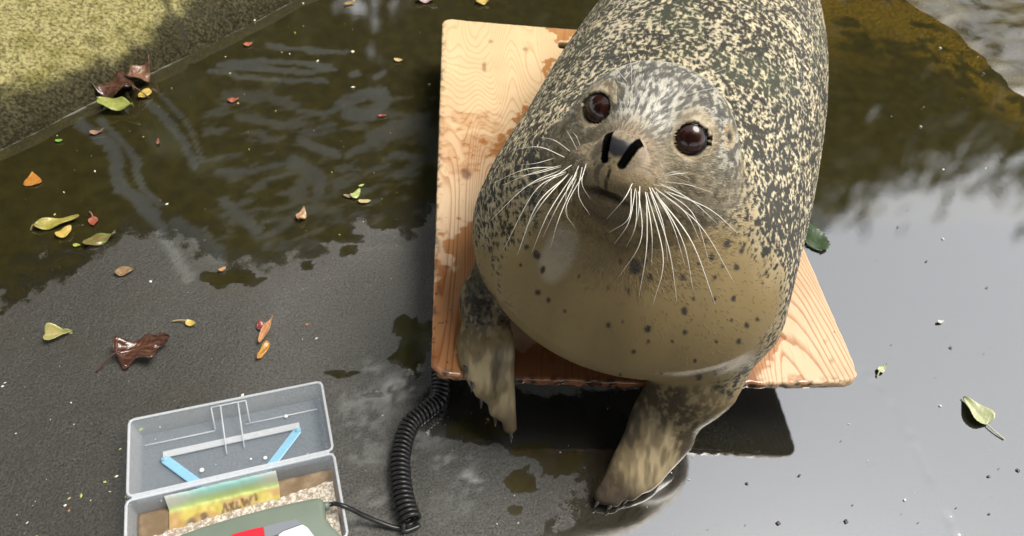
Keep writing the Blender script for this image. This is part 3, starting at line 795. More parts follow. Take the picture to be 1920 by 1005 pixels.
    nl = sstep(lw_ + .8, lw_ - .8, np.abs(h[:, 0])) * sstep(-29, -24, h[:, 1] - np.abs(h[:, 0]) * .35) * sstep(-8, -12, h[:, 1]) * sstep(44, 50, h[:, 2])
    nl = np.maximum(nl, 0)
    nos = np.zeros(len(p))
    for sg in (-1, 1):
        a = V(8.5 * sg, -31, 0); b_ = V(14.5 * sg, -9, 0) - a
        hh = h * V(1, 1, 0); tt = np.clip(((hh - a) @ b_) / (b_ @ b_), 0, 1)
        nos = np.maximum(nos, sstep(4.9, 3.6, np.linalg.norm(hh - a - tt[:, None] * b_, axis=1)) * (h[:, 2] > 45))
    rim_ = np.zeros(len(p))
    for sg in (-1, 1): rim_ = np.maximum(rim_, sstep(13, 6, np.hypot(h[:, 0] - 17 * sg, (h[:, 1] + 20) * .6)) * (h[:, 2] > 40) * head)
    c = mixc(c, V(.46, .38, .31), rim_ * .5)
    grv = sstep(2.4, .9, np.abs(h[:, 0])) * sstep(-34, -40, h[:, 1]) * sstep(-64, -60, h[:, 1]) * (h[:, 2] > 45)
    c = mixc(c, V(.032, .033, .037), nl); c = mixc(c, V(.003, .003, .003), nos); c = mixc(c, V(.03, .02, .014), grv * .8)
    # flippers: dark arms, pale streaked digits
    arm = np.zeros(len(p)); dig = np.zeros(len(p))
    fr = near(f_fr, p, _FRC, .22); flp = near(f_fl, p, _FLC, .2)
    onr = sstep(.012, .003, fr); onl = sstep(.012, .003, flp)
    fs = fbm(p * V(150, 60, 60), 81, 3)
    wr = at_z(1243, 795, -.050); ra = unit(at_z(1140, 925, -.10) - wr); tr = (p - wr) @ ra
    arm = np.maximum(arm, onr * sstep(-.11, -.03, tr + (lo - .5) * .08)); 
    tipd = onr * sstep(.075, .115, tr); digr = onr * sstep(.0, .022, tr + (fs - .5) * .03) * (1 - tipd)
    wl_ = at_z(912, 640, .022); la = unit(at_z(950, 790, -.06) - wl_); tl = (p - wl_) @ la
    arm = np.maximum(arm, onl * sstep(.08, .0, np.abs(tl + .06) - .02)); tipl = onl * sstep(.075, .13, tl); digl = onl * sstep(-.004, .018, tl + (fs - .5) * .03) * (1 - tipl)
    ac = mixc(np.tile(V(.17, .135, .08), (len(p), 1)), V(.030, .026, .021), sstep(.66, .46, fs * .6 + fb * .4))
    c = c * (1 - arm[:, None] * .85) + ac * (arm * .85)[:, None]
    fd = fbm(p * V(70, 20, 20), 83, 3); dc = mixc(np.tile(V(.165, .130, .076), (len(p), 1)), V(.36, .29, .17), sstep(.50, .66, fd)); dc = mixc(dc, V(.045, .037, .027), sstep(.44, .34, fd) * .9)
    dg = np.maximum(digr, digl); c = c * (1 - dg[:, None] * .85) + dc * (dg * .85)[:, None]
    c = mixc(c, V(.045, .035, .027), np.maximum(tipd, tipl) * .8)
    # single dark spots on breast and throat
    sp = np.zeros(len(p)); vis = (n @ unit(CAM - V(.25, 0, .15))) > -.1
    sj = (fbm(p * 160, 85, 2) - .5)
    for k_, (x, y, r) in enumerate(SPOTS):
        r = r * (.62 + .5 * ((k_ * 37) % 10) / 10)
        sp = np.maximum(sp, sstep(1.15, .45, np.hypot(X - x, (Y - y) * .85) / r + sj * .9))
    c = mixc(c, V(.03, .03, .032), sp * vis * (Y > 320) * (1 - head * .6) * .9 * (p[:, 1] < .25))
    scar = sstep(1.1, .5, np.hypot((X - 1045 - (Y - 480) * -.25) / 32, (Y - 480) / 58) + (lo - .5) * 1.2) * (p[:, 1] < .1) * (1 - head)
    c = mixc(c, V(.52, .48, .40), scar * .40 * (1 - sp))
    return np.clip(c, .001, .9), np.maximum(nl, dg * .75) * (1 - nos), nos
scol, s_nl, s_nos = seal_colour(sv2, sn)
seal = empty('seal', (.25, .1, ZB), 'spotted grey seal resting its chest on the board and looking up', 'seal')
m_seal, N_, L_, B_ = new_mat('seal_skin'); g = NT(N_, L_)
ccol, _, _, _, aw = g.attr('coat')
L_.new(ccol, B_.inputs['Base Color']); L_.new(g.ramp(aw, 0.0, 1.0, .33, .36), B_.inputs['Roughness'])
oc = g.obj((1, 1, 1)); L_.new(g.bump(g.noise(oc, 520, 3, .6), .16, .0010), B_.inputs['Normal'])
B_.inputs['Specular IOR Level'].default_value = .3; B_.inputs['Coat Weight'].default_value = .7; B_.inputs['Coat Roughness'].default_value = .24; B_.inputs['Coat IOR'].default_value = 1.42
_, mt_, *_ = g.attr('matt'); L_.new(g.ramp(mt_, 0, .6, .18, 0), B_.inputs['Coat Weight']); L_.new(g.ramp(mt_, 0, .6, .18, 0), B_.inputs['Specular IOR Level'])
df_ = N_.new('ShaderNodeBsdfDiffuse'); L_.new(ccol, df_.inputs['Color']); mx_ = N_.new('ShaderNodeMixShader'); L_.new(g.ramp(aw, 0, .7, .34, .62), mx_.inputs[0])
L_.new(df_.outputs[0], mx_.inputs[1]); L_.new(B_.outputs[0], mx_.inputs[2]); L_.new(mx_.outputs[0], N_['Material Output'].inputs['Surface'])
faces = [tuple(map(int, r)) for r in sq2] + spoly
body = mesh_obj('seal_body', sv2 + V(0, 0, ZB), faces, m_seal, seal)
vcol(body, 'coat', np.concatenate([scol, s_nl[:, None]], 1)); vcol(body, 'matt', np.repeat(s_nos[:, None], 4, 1))

# eyes
m_eye, N_, L_, B_ = new_mat('seal_eye'); g = NT(N_, L_)
_, er, _, _, _ = g.attr('iris')
oc = g.obj(); nz = g.noise(oc, 260, 3)
col = g.mix(g.ramp(er, .35, .48), (.016, .0060, .0042), (.030, .0105, .0075)); col = g.mix(g.ramp(er, .80, .93), col, (.004, .0035, .0035))
col = g.mix(g.ramp(nz, .5, .75, 0, .5), col, (.030, .010, .007))
L_.new(col, B_.inputs['Base Color']); B_.inputs['Roughness'].default_value = .22; B_.inputs['Coat Weight'].default_value = .5; B_.inputs['Specular IOR Level'].default_value = .2; B_.inputs['Coat Roughness'].default_value = .02
m_lid = plain('eyelid_skin', (.012, .011, .011), .18, .6)
for sg, e in zip((-1, 1), EYES):
    ax = unit(HM.T @ V(.30 * sg, .10, .95)); u_ = unit(np.cross(HU, ax)); w_ = np.cross(ax, u_)
    vs, fs = [], []; nr, ns = 18, 36
    for i in range(nr + 1):
        th = math.radians(95) * i / nr
        for k in range(ns):
            ph = 2 * math.pi * k / ns
            vs.append(e + EYE_R * (ax * math.cos(th) + (u_ * math.cos(ph) + w_ * math.sin(ph)) * math.sin(th)))
    for i in range(nr):
        for k in range(ns): fs.append((i * ns + k, i * ns + (k + 1) % ns, (i + 1) * ns + (k + 1) % ns, (i + 1) * ns + k))
    fs = [f[::-1] for f in fs]
    eo = mesh_obj('eye', np.array(vs) + V(0, 0, ZB), fs, m_eye, seal)
    rr = np.repeat(np.sin(np.radians(95) * np.arange(nr + 1) / nr), ns) / .74
    vcol(eo, 'iris', np.stack([rr] * 4, 1))
    b = MB(); ring = [e + ax * .0142 + (u_ * math.cos(a) * .92 + w_ * math.sin(a) * .88) * (.0164) for a in np.linspace(0, 2 * math.pi, 41)]
    b.tube([r + V(0, 0, ZB) for r in ring], .0013, 8, False)
    lid = b.build('eyelid', m_lid, None); lid.parent = eo
    lid.matrix_parent_inverse = Matrix.Identity(4)

# claws
m_claw = plain('claw_horn', (.030, .022, .016), .3, .5)
for DG, off in ((R_DIG, unit(V(-.35, -.5, -.35))), (L_DIG, unit(V(.05, -.35, -.75)))):
    for (a, b_, ra, rb) in DG:
        A, T = at_z(*a), at_z(*b_); d = unit(T - A)
        t0 = T + d * rb * .55; b = MB()
        b.tube([t0 + V(0, 0, ZB), t0 + d * .006 + V(0, 0, ZB), t0 + d * .011 + V(0, 0, ZB - .003), t0 + d * .015 + V(0, 0, ZB - .0065)], [.0030, .0028, .0019, .0004], 8)
        if (T + d * (rb + .02))[2] < -.118 + .004:      # keep above the floor
            b = MB(); dd = unit(V(d[0], d[1], 0)); z0 = -.118 + .006
            t0 = V(t0[0], t0[1], max(t0[2], z0)); b.tube([t0 + V(0, 0, ZB), t0 + dd * .006 + V(0, 0, ZB), t0 + dd * .010 + V(0, 0, ZB - .001), t0 + dd * .013 + V(0, 0, ZB - .003)], [.0030, .0028, .0019, .0004], 8)
        b.build('claw', m_claw, seal)

# whiskers
spj = project(sv2)
def skin_depth(x, y):
    m = (np.abs(spj[:, 0] - x) < 7) & (np.abs(spj[:, 1] - y) < 7)
    return float(spj[m, 2].min()) if m.any() else .66
m_whisk = plain('whisker', (.86, .83, .74), .35, .5)
WH = [((1060,300),(1010,280),(960,281)),((1070,290),(1040,268),(1012,257)),((1045,302),(1005,303),(972,309)),((1048,312),(980,317),(922,344)),((1048,316),(985,330),(942,347)),
      ((1055,322),(985,352),(919,414)),((1060,326),(1003,362),(944,468)),((1066,328),(1008,385),(970,478)),((1074,332),(1025,398),(997,474)),((1080,335),(1045,405),(1032,465)),
      ((1090,330),(1062,388),(1078,428)),((1092,318),(1083,362),(1106,403)),((1096,308),(1089,342),(1107,374)),((1062,318),(1010,338),(960,362)),((1070,324),(1018,372),(985,430)),
      ((1084,325),(1060,365),(1064,410)),((1075,315),(1030,340),(1002,378)),((1088,312),(1070,345),(1072,380)),((1052,308),(1000,322),(955,332)),((1082,330),(1040,385),(1018,445)),((1085,285),(1075,262),(1062,244)),((1090,280),(1082,258),(1074,248)),
      ((1182,340),(1170,372),(1138,410)),((1188,348),(1176,405),(1142,436)),((1193,352),(1183,415),(1150,460)),((1198,358),(1195,425),(1174,464)),((1202,360),(1206,450),(1160,520)),
      ((1208,362),(1216,465),(1198,556)),((1213,362),(1240,478),(1224,573)),((1218,362),(1258,468),(1270,571)),((1226,364),(1285,448),(1300,546)),((1232,363),(1300,450),(1341,570)),
      ((1238,362),(1318,428),(1377,531)),((1243,358),(1298,405),(1331,496)),((1248,354),(1325,388),(1384,438)),((1243,345),(1290,348),(1336,361)),((1235,338),(1265,325),(1290,324)),
      ((1230,330),(1258,318),(1282,328)),((1222,352),(1262,420),(1285,500)),((1205,352),(1222,430),(1222,500)),((1230,350),(1280,395),(1312,450)),((1215,350),(1240,420),(1252,490)),((1195,345),(1198,395),(1186,440)),((1240,350),(1300,372),(1345,420)),((1225,342),(1258,352),(1290,375)),
      ((1175,158),(1165,130),(1144,111)),((1184,154),(1184,118),(1175,87)),((1190,155),(1197,128),(1207,101)),((1172,160),(1162,148),(1152,141)),((1278,178),(1310,150),(1358,129)),((1272,176),(1288,155),(1305,140)),((1290,185),(1318,172),(1352,164))]
for i, (r0, m0, t0) in enumerate(WH):
    r0 = (r0[0] + random.uniform(-5, 5), r0[1] + random.uniform(-7, 6)); m0 = (m0[0] + random.uniform(-5, 5), m0[1] + random.uniform(-5, 5))
    d0 = skin_depth(*r0) + .003
    brow = i >= len(WH) - 7
    pts = catmull([at_d(*r0, d0), at_d(*m0, d0 - (.006 if brow else .016)), at_d(*t0, d0 + (.0 if brow else .004))], 14) + V(0, 0, ZB)
    L = np.linalg.norm(pts[-1] - pts[0]); r = min(.00088, .00036 + L * .0036) * random.uniform(.7, 1.1) * (.62 if brow else 1)
    b = MB(); b.tube(pts, np.linspace(r, r * .22, 14), 6, True); b.build('whisker', m_whisk, seal)

# short wet hair laid along the body, coloured like the coat below it
tri = np.concatenate([sq2[:, [0, 1, 2]], sq2[:, [0, 2, 3]]])
A_, B2, C_ = sv2[tri[:, 0]], sv2[tri[:, 1]], sv2[tri[:, 2]]
ar = .5 * np.linalg.norm(np.cross(B2 - A_, C_ - A_), axis=1)
cen = (A_ + B2 + C_) / 3; cn = sn[tri].mean(1)
facing = ((CAM - cen) * cn).sum(1) / np.linalg.norm(CAM - cen, axis=1)
dist = np.linalg.norm(CAM - cen, axis=1)
_hw = sstep(.17, .10, np.linalg.norm(cen - hp(0, -25, -30), axis=1))
_cw = sstep(.13, .05, cen[:, 1]) * (1 - _hw)
wgt = ar * (.24 + 1.4 * _hw) * (1 - .88 * _cw) * np.where(cen[:, 1] > .95, .1, 1) * np.where(facing < -.35, .15, 1) / dist ** 1.5
HN = 150000
pick = RNG.choice(len(tri), HN, p=wgt / wgt.sum())
u1, u2 = RNG.random(HN), RNG.random(HN); fl_ = u1 + u2 > 1; u1[fl_] = 1 - u1[fl_]; u2[fl_] = 1 - u2[fl_]
roots = A_[pick] + u1[:, None] * (B2 - A_)[pick] + u2[:, None] * (C_ - A_)[pick]
rno = sn[tri[pick]]; rno = rno[:, 0] * (1 - u1 - u2)[:, None] + rno[:, 1] * u1[:, None] + rno[:, 2] * u2[:, None]; rno /= np.linalg.norm(rno, axis=1)[:, None] + 1e-9
hcol, hnl, hnos = seal_colour(roots, rno)
ok = ((hnl < .1) | ((hnl < .76) & (RNG.random(HN) < .04))) & (hnos < .1)
for e in EYES: ok &= np.linalg.norm(roots - e, axis=1) > .0256
ok &= ~((roots[:, 2] < .004) & (roots[:, 1] > .0))
roots, rno, hcol = roots[ok], rno[ok], hcol[ok]; HN = len(roots)
hq = (roots - EYE) @ HM.T * 1000
wh_ = sstep(150, 90, np.linalg.norm(hq - V(0, -25, -40), axis=1))[:, None]
wc = (sstep(.14, .02, roots[:, 1]) * (1 - wh_[:, 0]))[:, None]
flow = unit(BA) * np.ones((HN, 1)) * (1 - wc) + (roots - CHIN) / np.linalg.norm(roots - CHIN, axis=1)[:, None] * wc
flow = flow * (1 - wh_) + (roots - NOSE) / (np.linalg.norm(roots - NOSE, axis=1)[:, None] + 1e-6) * wh_
onr = sstep(.015, .003, near(f_fr, roots, _FRC, .2))[:, None]; onl = sstep(.015, .003, near(f_fl, roots, _FLC, .2))[:, None]
flow = flow * (1 - onr) + unit(at_z(1140, 925, -.10) - at_z(1300, 705, 0)) * onr; flow = flow * (1 - onl) + unit(at_z(950, 790, -.06) - at_z(912, 560, .04)) * onl
jn = (np.stack([fbm(roots * 70, 91, 2), fbm(roots * 70, 92, 2), fbm(roots * 70, 93, 2)], 1) - .5) * .9 + RNG.normal(0, .10, (HN, 3))
flow = flow + jn * .55
flow -= (flow * rno).sum(1)[:, None] * rno; flow /= np.linalg.norm(flow, axis=1)[:, None] + 1e-9
nsd = np.linalg.norm(roots - NOSE, axis=1)
hl = (.0036 + .0026 * RNG.random(HN)) * (.35 + .65 * sstep(.02, .09, nsd))
lift = (.04 + .10 * RNG.random(HN))
p1 = roots + (flow * .5 + rno * lift[:, None] * .55) * hl[:, None]
p2 = roots + (flow * 1.0 + rno * lift[:, None] * .55) * hl[:, None]
pts = np.stack([roots - rno * .0004, p1, p2], 1) + V(0, 0, ZB)
hc_ = bpy.data.hair_curves.new('fur'); hc_.add_curves([3] * HN)
hc_.points.foreach_set('position', pts.astype(np.float32).ravel())
rad = np.tile(np.array([.00024, .00021, .00005], np.float32), HN)
if 'radius' not in hc_.attributes: hc_.attributes.new('radius', 'FLOAT', 'POINT')
hc_.attributes['radius'].data.foreach_set('value', rad)
ca = hc_.attributes.new('coat', 'FLOAT_COLOR', 'CURVE')
tint = (1 + RNG.normal(0, .13, HN))[:, None]
ca.data.foreach_set('color', np.concatenate([np.clip(hcol * tint * 1.12, 0, .95), np.ones((HN, 1))], 1).astype(np.float32).ravel())
m_fur, N_, L_, B_ = new_mat('seal_hair'); g = NT(N_, L_); ccol, *_ = g.attr('coat')
L_.new(ccol, B_.inputs['Base Color']); B_.inputs['Roughness'].default_value = .40; B_.inputs['Specular IOR Level'].default_value = .30
hc_.materials.append(m_fur)
fur = bpy.data.objects.new('fur', hc_); COL.objects.link(fur); child(fur, seal); tag(fur, kind='stuff')

# ---------------------------------------------------------------- plastic case with the scale's display
def clear_plastic(name, tint, alpha, rough=.18):
    m, n, l, b = new_mat(name); g = NT(n, l)
    b.inputs['Base Color'].default_value = (*tint, 1); b.inputs['Roughness'].default_value = rough; b.inputs['Specular IOR Level'].default_value = .6
    tr = n.new('ShaderNodeBsdfTransparent'); tr.inputs['Color'].default_value = (.93, .96, 1.0, 1)
    mx = n.new('ShaderNodeMixShader'); oc = g.obj()
    sc = g.ramp(g.noise(g.obj((1, 1, 1)), 300, 3, .7), .45, .75, alpha, alpha * 1.25)
    l.new(sc, mx.inputs[0]); l.new(tr.outputs[0], mx.inputs[1]); l.new(b.outputs[0], mx.inputs[2]); l.new(mx.outputs[0], n['Material Output'].inputs['Surface'])
    return m
m_clear = clear_plastic('clear_plastic', (.92, .94, .95), .22); m_clearf = clear_plastic('clear_plastic_panel', (.74, .82, .90), .11, .1)
m_rim = clear_plastic('clear_plastic_rim', (.80, .82, .83), .40, .22)
m_blue = clear_plastic('blue_plastic', (.34, .66, .86), .60, .25)
RIMZ = .040
H0 = fpx(237, 940, RIMZ); H1 = fpx(627, 850, RIMZ)
cu = unit(H1 - H0); cw = float(np.linalg.norm(H1 - H0)); cvv = V(cu[1], -cu[0], 0)       # cvv: towards the camera
CM = np.array([cu, cvv, V(0, 0, 1)]).T
def cp(u, v, z): return H0 + cu * u + cvv * v + V(0, 0, z - RIMZ)
lid_d = float(-((fpx(247, 786, RIMZ) - H0) @ cvv)); base_d = .115
case = empty('plastic_case', tuple(cp(cw / 2, 0, 0)), 'open clear plastic case lying on the wet floor, holding the display', 'case')
def tray(name, v0, v1, zf, zr, wall, parent, mat, rim, inset):
    """open tray: thin floor and four walls that lean out, plus a rounded rim"""
    def ring(ins, z): return [cp(ins, v0 + ins, z), cp(cw - ins, v0 + ins, z), cp(cw - ins, v1 - ins, z), cp(ins, v1 - ins, z)]
    o0, o1, i1, i0 = ring(inset, zf), ring(0, zr), ring(wall, zr), ring(inset + wall, zf + .0018)
    b = MB(); v = o0 + o1 + i1 + i0; f = [(3, 2, 1, 0)]
    for k in range(4):
        n_ = (k + 1) % 4
        f += [(k, n_, 4 + n_, 4 + k), (8 + k, 8 + n_, 12 + n_, 12 + k)]
    f += [(12, 13, 14, 15)]
    b.add(v, f); t = b.build(name, mat, parent, False); t.data.materials.append(m_clearf); t.data.polygons[0].material_index = 1; t.data.polygons[len(t.data.polygons) - 1].material_index = 1
    b = MB(); c = [(p + q) / 2 for p, q in zip(o1, i1)]
    r_ = []
    for k in range(4):
        p, q, s_ = c[k - 1], c[k], c[(k + 1) % 4]
        a1 = q + unit(p - q) * .006; a2 = q + unit(s_ - q) * .006
        r_ += [a1, q + (a1 - q) * .3 + (a2 - q) * .3, a2]
    r_ = r_ + [r_[0], r_[1]]
    b.tube(r_, .0019, 6, False); rm = b.build('rim', rim, None); rm.parent = t
    return t
lid = tray('case_lid', -lid_d, -.0045, .006, RIMZ, .0018, case, m_clear, m_rim, .006)
base = tray('case_base', .0005, base_d, .0015, RIMZ + .004, .0020, case, m_clear, m_rim, .004)
# moulded line, clasp and hinge strip
b = MB()
b.tube([cp(.012, -lid_d + .024, .0085), cp(cw * .40, -lid_d + .024, .0085)], .0011, 6); b.tube([cp(cw * .56, -lid_d + .024, .0085), cp(cw - .012, -lid_d + .024, .0085)], .0011, 6)
r1 = b.build('moulded_ridge', m_rim, None); r1.parent = lid
b = MB(); ux0, ux1 = cw * .405, cw * .585
for a, c in [((ux0, -lid_d + .004, .036), (ux1, -lid_d + .004, .036)), ((ux0, -lid_d + .004, .036), (ux0, -lid_d + .024, .010)), ((ux1, -lid_d + .004, .036), (ux1, -lid_d + .024, .010)), ((ux0 + .012, -lid_d + .004, .036), (ux0 + .012, -lid_d + .064, .010)), ((ux1 - .010, -lid_d + .004, .036), (ux1 - .010, -lid_d + .060, .010))]:
    b.tube([cp(*a), cp(*c)], .0010, 6)
r1 = b.build('clasp', m_rim, None); r1.parent = lid
b = MB(); b.box(cp(cw / 2, -.002, RIMZ + .0005), cw / 2 - .006, .0035, .0010, CM); h_ = b.build('hinge_strip', m_rim, case, False)
b = MB(); b.box(cp(cw * .5, -.002, RIMZ - .004), cw * .16, .0055, .0030, CM); bevel(b.build('hinge_strip', m_rim, case, False), .001)
# folded carrying handle on the outside of the lid, seen through it
hz = .0030
def cpx(x, y, z):
    q = fpx(x, y, z); d = q - H0; return float(d @ cu), float(d @ cvv), z
b = MB(); A1, A2 = cpx(308, 858, hz), cpx(563, 803, hz)
b.box(cp((A1[0] + A2[0]) / 2, (A1[1] + A2[1]) / 2, .0075 + .003), (A2[0] - A1[0]) / 2, .0048, .0014, CM); hb = bevel(b.build('handle_bar', m_rim, case, False), .001)
for P0, P1 in (((312, 866), (392, 925)), ((560, 812), (498, 893))):
    a_, c_ = cpx(*P0, hz), cpx(*P1, hz); p0, p1 = cp(a_[0], a_[1], .0105), cp(c_[0], c_[1], .0105); d = unit(p1 - p0)
    M = np.array([d, np.cross(V(0, 0, 1), d), V(0, 0, 1)]).T
    b = MB(); b.box((p0 + p1) / 2, np.linalg.norm(p1 - p0) / 2, .0058, .0012, M); bevel(b.build('handle_arm', m_blue, case, False), .001)
    b = MB(); b.tube([p0 - cu * .004, p0 + cu * .004], .0032, 10); b.build('handle_pivot', m_blue, case)
# water drops inside the lid
m_drop = plain('water_drop', (.8, .83, .86), .05, 1.0)
for (x, y, r) in [(536, 780, .0030), (378, 881, .0034), (497, 858, .0030), (470, 860, .0016), (300, 800, .0014)]:
    q = cpx(x, y, .009); b = MB(); c0 = cp(q[0], q[1], .0081)
    b.tube([c0, c0 + V(0, 0, r * .35), c0 + V(0, 0, r * .6)], [r, r * .8, r * .25], 10); o = b.build('water_drop', m_drop, None); o.parent = lid
# padding, yellow paper and crinkled film in the base
m_foam, N_, L_, B_ = new_mat('stained_foam'); g = NT(N_, L_); oc = g.obj()
nz = g.noise(oc, 28, 5, .6); L_.new(g.mix(g.ramp(nz, .35, .7), (.17, .115, .065), (.36, .27, .17)), B_.inputs['Base Color']); B_.inputs['Roughness'].default_value = .8
L_.new(g.bump(nz, .4, .004), B_.inputs['Normal'])
def sheet(u0, u1, v0, v1, zf, n1_, n2_, seed, amp):
    U, W = np.meshgrid(np.linspace(u0, u1, n1_), np.linspace(v0, v1, n2_), indexing='ij')
    P = np.stack([cp(u, w, zf(u, w)) for u, w in zip(U.ravel(), W.ravel())])
    P[:, 2] += (fbm(P * 130, seed, 3) - .5) * amp
    i_, j_ = np.meshgrid(np.arange(n1_ - 1), np.arange(n2_ - 1), indexing='ij'); a_ = (i_ * n2_ + j_).ravel()
    return P, np.stack([a_, a_ + 1, a_ + n2_ + 1, a_ + n2_], 1), U.ravel(), W.ravel()
P, F, U, W = sheet(.006, cw - .006, .006, base_d - .006, lambda u, w: .0045 + .0015 * math.sin(u * 40), 60, 30, 5, .003)
pad = mesh_obj('foam_liner', P, F, m_foam); tag(pad, 'stained brown foam lining the bottom of the plastic case', 'foam')
sd = pad.modifiers.new('thick', 'SOLIDIFY'); sd.thickness = .007; sd.offset = 1
m_pap, N_, L_, B_ = new_mat('yellow_tinted_paper'); g = NT(N_, L_)
pc, _, _, _, _ = g.attr('print'); L_.new(pc, B_.inputs['Base Color']); B_.inputs['Roughness'].default_value = .45
vb = .004
P, F, U, W = sheet(cw * .17, cw * .70, vb, .050, lambda u, w: (.0165 + .022 * sstep(.014, .004, np.array([w]))[0]), 80, 34, 6, .003)
pn = fbm(P * 45, 96, 3); pc_ = np.tile(V(.50, .41, .10), (len(P), 1)); pc_ = mixc(pc_, V(.42, .27, .10), sstep(.42, .62, pn)); 
_ed = np.minimum(sstep(cw * .17, cw * .36, U), sstep(cw * .70, cw * .55, U)); pc_ = mixc(pc_, V(.45, .58, .22), sstep(.020, .012, W) * .9); pc_ = mixc(pc_, V(.36, .66, .62), sstep(.012, .007, W)); pc_ = mixc(pc_, V(.60, .62, .58), sstep(.014, .008, W) * (1 - _ed))  # iridescent green-cyan tint at the hinge, painted into the paper
def stroke(pts, w=.0016):
    global pc_
    q = seg_d(U + (pn - .5) * .004, W + (pn - .5) * .004, pts); pc_ = mixc(pc_, V(.10, .065, .04), sstep(w * 1.6, w * .5, q) * .8)
k0 = cw * .42
for pts in ([(k0, .034), (k0 + .003, .022), (k0 + .006, .032)], [(k0 + .009, .024), (k0 + .013, .032)], [(k0 + .013, .024), (k0 + .009, .032)], [(k0 + .018, .024), (k0 + .016, .032), (k0 + .021, .031)], [(k0 + .024, .022), (k0 + .026, .030), (k0 + .029, .024), (k0 + .032, .030), (k0 + .035, .020)], [(k0 + .039, .018), (k0 + .040, .026)]): stroke(pts)
stroke([(cw * .33, .030), (cw * .345, .040)], .004); stroke([(cw * .28, .040), (cw * .27, .034)], .005)
pap = mesh_obj('yellow_paper', P, F, m_pap); vcol(pap, 'print', np.concatenate([pc_, np.ones((len(P), 1))], 1)); tag(pap, 'yellow paper with smudged dark writing and painted green tint, inside the plastic case', 'paper')
m_film, N_, L_, B_ = new_mat('crinkled_film'); g = NT(N_, L_); oc = g.obj(); nz = g.noise(oc, 210, 4, .7)
L_.new(g.mix(g.ramp(nz, .4, .65), (.34, .27, .20), (.75, .70, .62)), B_.inputs['Base Color']); B_.inputs['Roughness'].default_value = .25; L_.new(g.bump(nz, .8, .003), B_.inputs['Normal'])
P, F, U, W = sheet(.010, cw - .008, .0, 1.0, lambda u, w: .0, 90, 26, 7, .0)
Q = []
_fl = [cpx(x, y, .022)[:2] for x, y in [(250, 1020), (290, 1003), (350, 985), (420, 963), (480, 945), (560, 922), (622, 902)]]; _fu = [q[0] for q in _fl]; _fv = [q[1] for q in _fl]
for u, w in zip(U, W):
    top = np.interp(u, _fu, _fv); Q.append(cp(u, top + w * (base_d - .008 - top), .0225 + .0025 * w))
Q = np.array(Q); Q[:, 2] += (fbm(Q * 120, 8, 3) - .5) * .006; Q += (fbm(Q * 200, 9, 2) - .5)[:, None] * cvv * .006
film = mesh_obj('crinkled_film', Q, F, m_film); tag(film, 'crinkled pale plastic film bedding the display in the case', 'film')
# the display: grey green body with curved top edge and coloured front
m_gg = plain('grey_green_plastic', (.165, .205, .165), .34, .5, 0, .12, 35, .05)
disp = empty('scale_display', tuple(cp(cw * .5, .09, .02)), 'grey green scale display with red and white front, in the case', 'display')
top_px = [(300, 1040), (330, 1003), (380, 985), (440, 967), (500, 951), (550, 940), (588, 932), (604, 930), (608, 945), (610, 968), (622, 985), (640, 1002), (655, 1040)]
DZ = .050
ol = [cpx(x, y, DZ)[:2] for x, y in top_px]; ol = [(u, v) for u, v in ol]
ol = ol + [(ol[-1][0], .150), (ol[0][0], .150)]
def prism(ol, z0, z1, inset, name, mat, parent):
    me = bmesh.new(); vs = [me.verts.new(cp(u, v, z0)) for u, v in ol]; f = me.faces.new(vs)
    if f.normal.z > 0: pass
    r = bmesh.ops.extrude_face_region(me, geom=[f]); tv = [e for e in r['geom'] if isinstance(e, bmesh.types.BMVert)]
    for q in tv: q.co.z += z1 - z0
    me.normal_update(); bmesh.ops.recalc_face_normals(me, faces=me.faces)
    m = bpy.data.meshes.new(name); me.to_mesh(m); me.free(); o = bpy.data.objects.new(name, m); COL.objects.link(o); m.materials.append(mat); child(o, parent)
    bevel(o, inset, 4); m.polygons.foreach_set('use_smooth', np.ones(len(m.polygons), bool)); return o
prism(ol, .022, DZ, .006, 'housing', m_gg, disp)
def plate(px, z, name, mat):
    b = MB(); b.add([cp(*cpx(x, y, z)[:2], z) for x, y in px], [tuple(range(len(px)))]); o = b.build(name, mat, disp, False); s_ = o.modifiers.new('t', 'SOLIDIFY'); s_.thickness = .0008; return o
plate([(430, 1010), (436, 1002), (470, 993), (494, 988), (497, 1010)], DZ + .0012, 'red_label', plain('red_print', (.72, .012, .03), .3))
plate([(494.5, 988), (525, 980), (556, 974), (566, 983), (530, 996), (522, 1002), (497.5, 1010)], DZ + .0012, 'grey_label', plain('grey_print', (.20, .22, .25), .3))
plate([(523, 1010), (523, 1003), (531, 997), (567, 984), (577, 990), (592, 1010)], DZ + .0012, 'white_label', plain('white_print', (.72, .80, .86), .3))
gl = cpx(609, 946, DZ - .008); b = MB(); g0 = cp(gl[0] - .002, gl[1], DZ - .012); b.tube([g0, g0 + cu * .007], [.0052, .0044], 14); b.build('cable_gland', m_gg, disp)

# ---------------------------------------------------------------- coiled cord
m_cord = plain('black_cord', (.014, .014, .015), .34, .5, 0, .25, 200)
ctr = np.array([fpx(826, 690, .022), fpx(823, 745, .0152), fpx(800, 768, .0152), fpx(768, 798, .0152), fpx(752, 850, .0152), fpx(752, 900, .0152), fpx(760, 945, .0152), fpx(772, 978, .0152)])
cc = catmull(ctr, 240); L = np.concatenate([[0], np.cumsum(np.linalg.norm(np.diff(cc, axis=0), axis=1))])
TURNS = 38; NP = TURNS * 16
s_ = np.linspace(0, L[-1], NP); pc2 = np.stack([np.interp(s_, L, cc[:, k]) for k in range(3)], 1)
tg = np.gradient(pc2, axis=0); tg /= np.linalg.norm(tg, axis=1)[:, None]; sdv = np.cross(tg, V(0, 0, 1)); sdv /= np.linalg.norm(sdv, axis=1)[:, None]; upv = np.cross(sdv, tg)
ph = np.linspace(0, 2 * math.pi * TURNS, NP); R_ = .0112
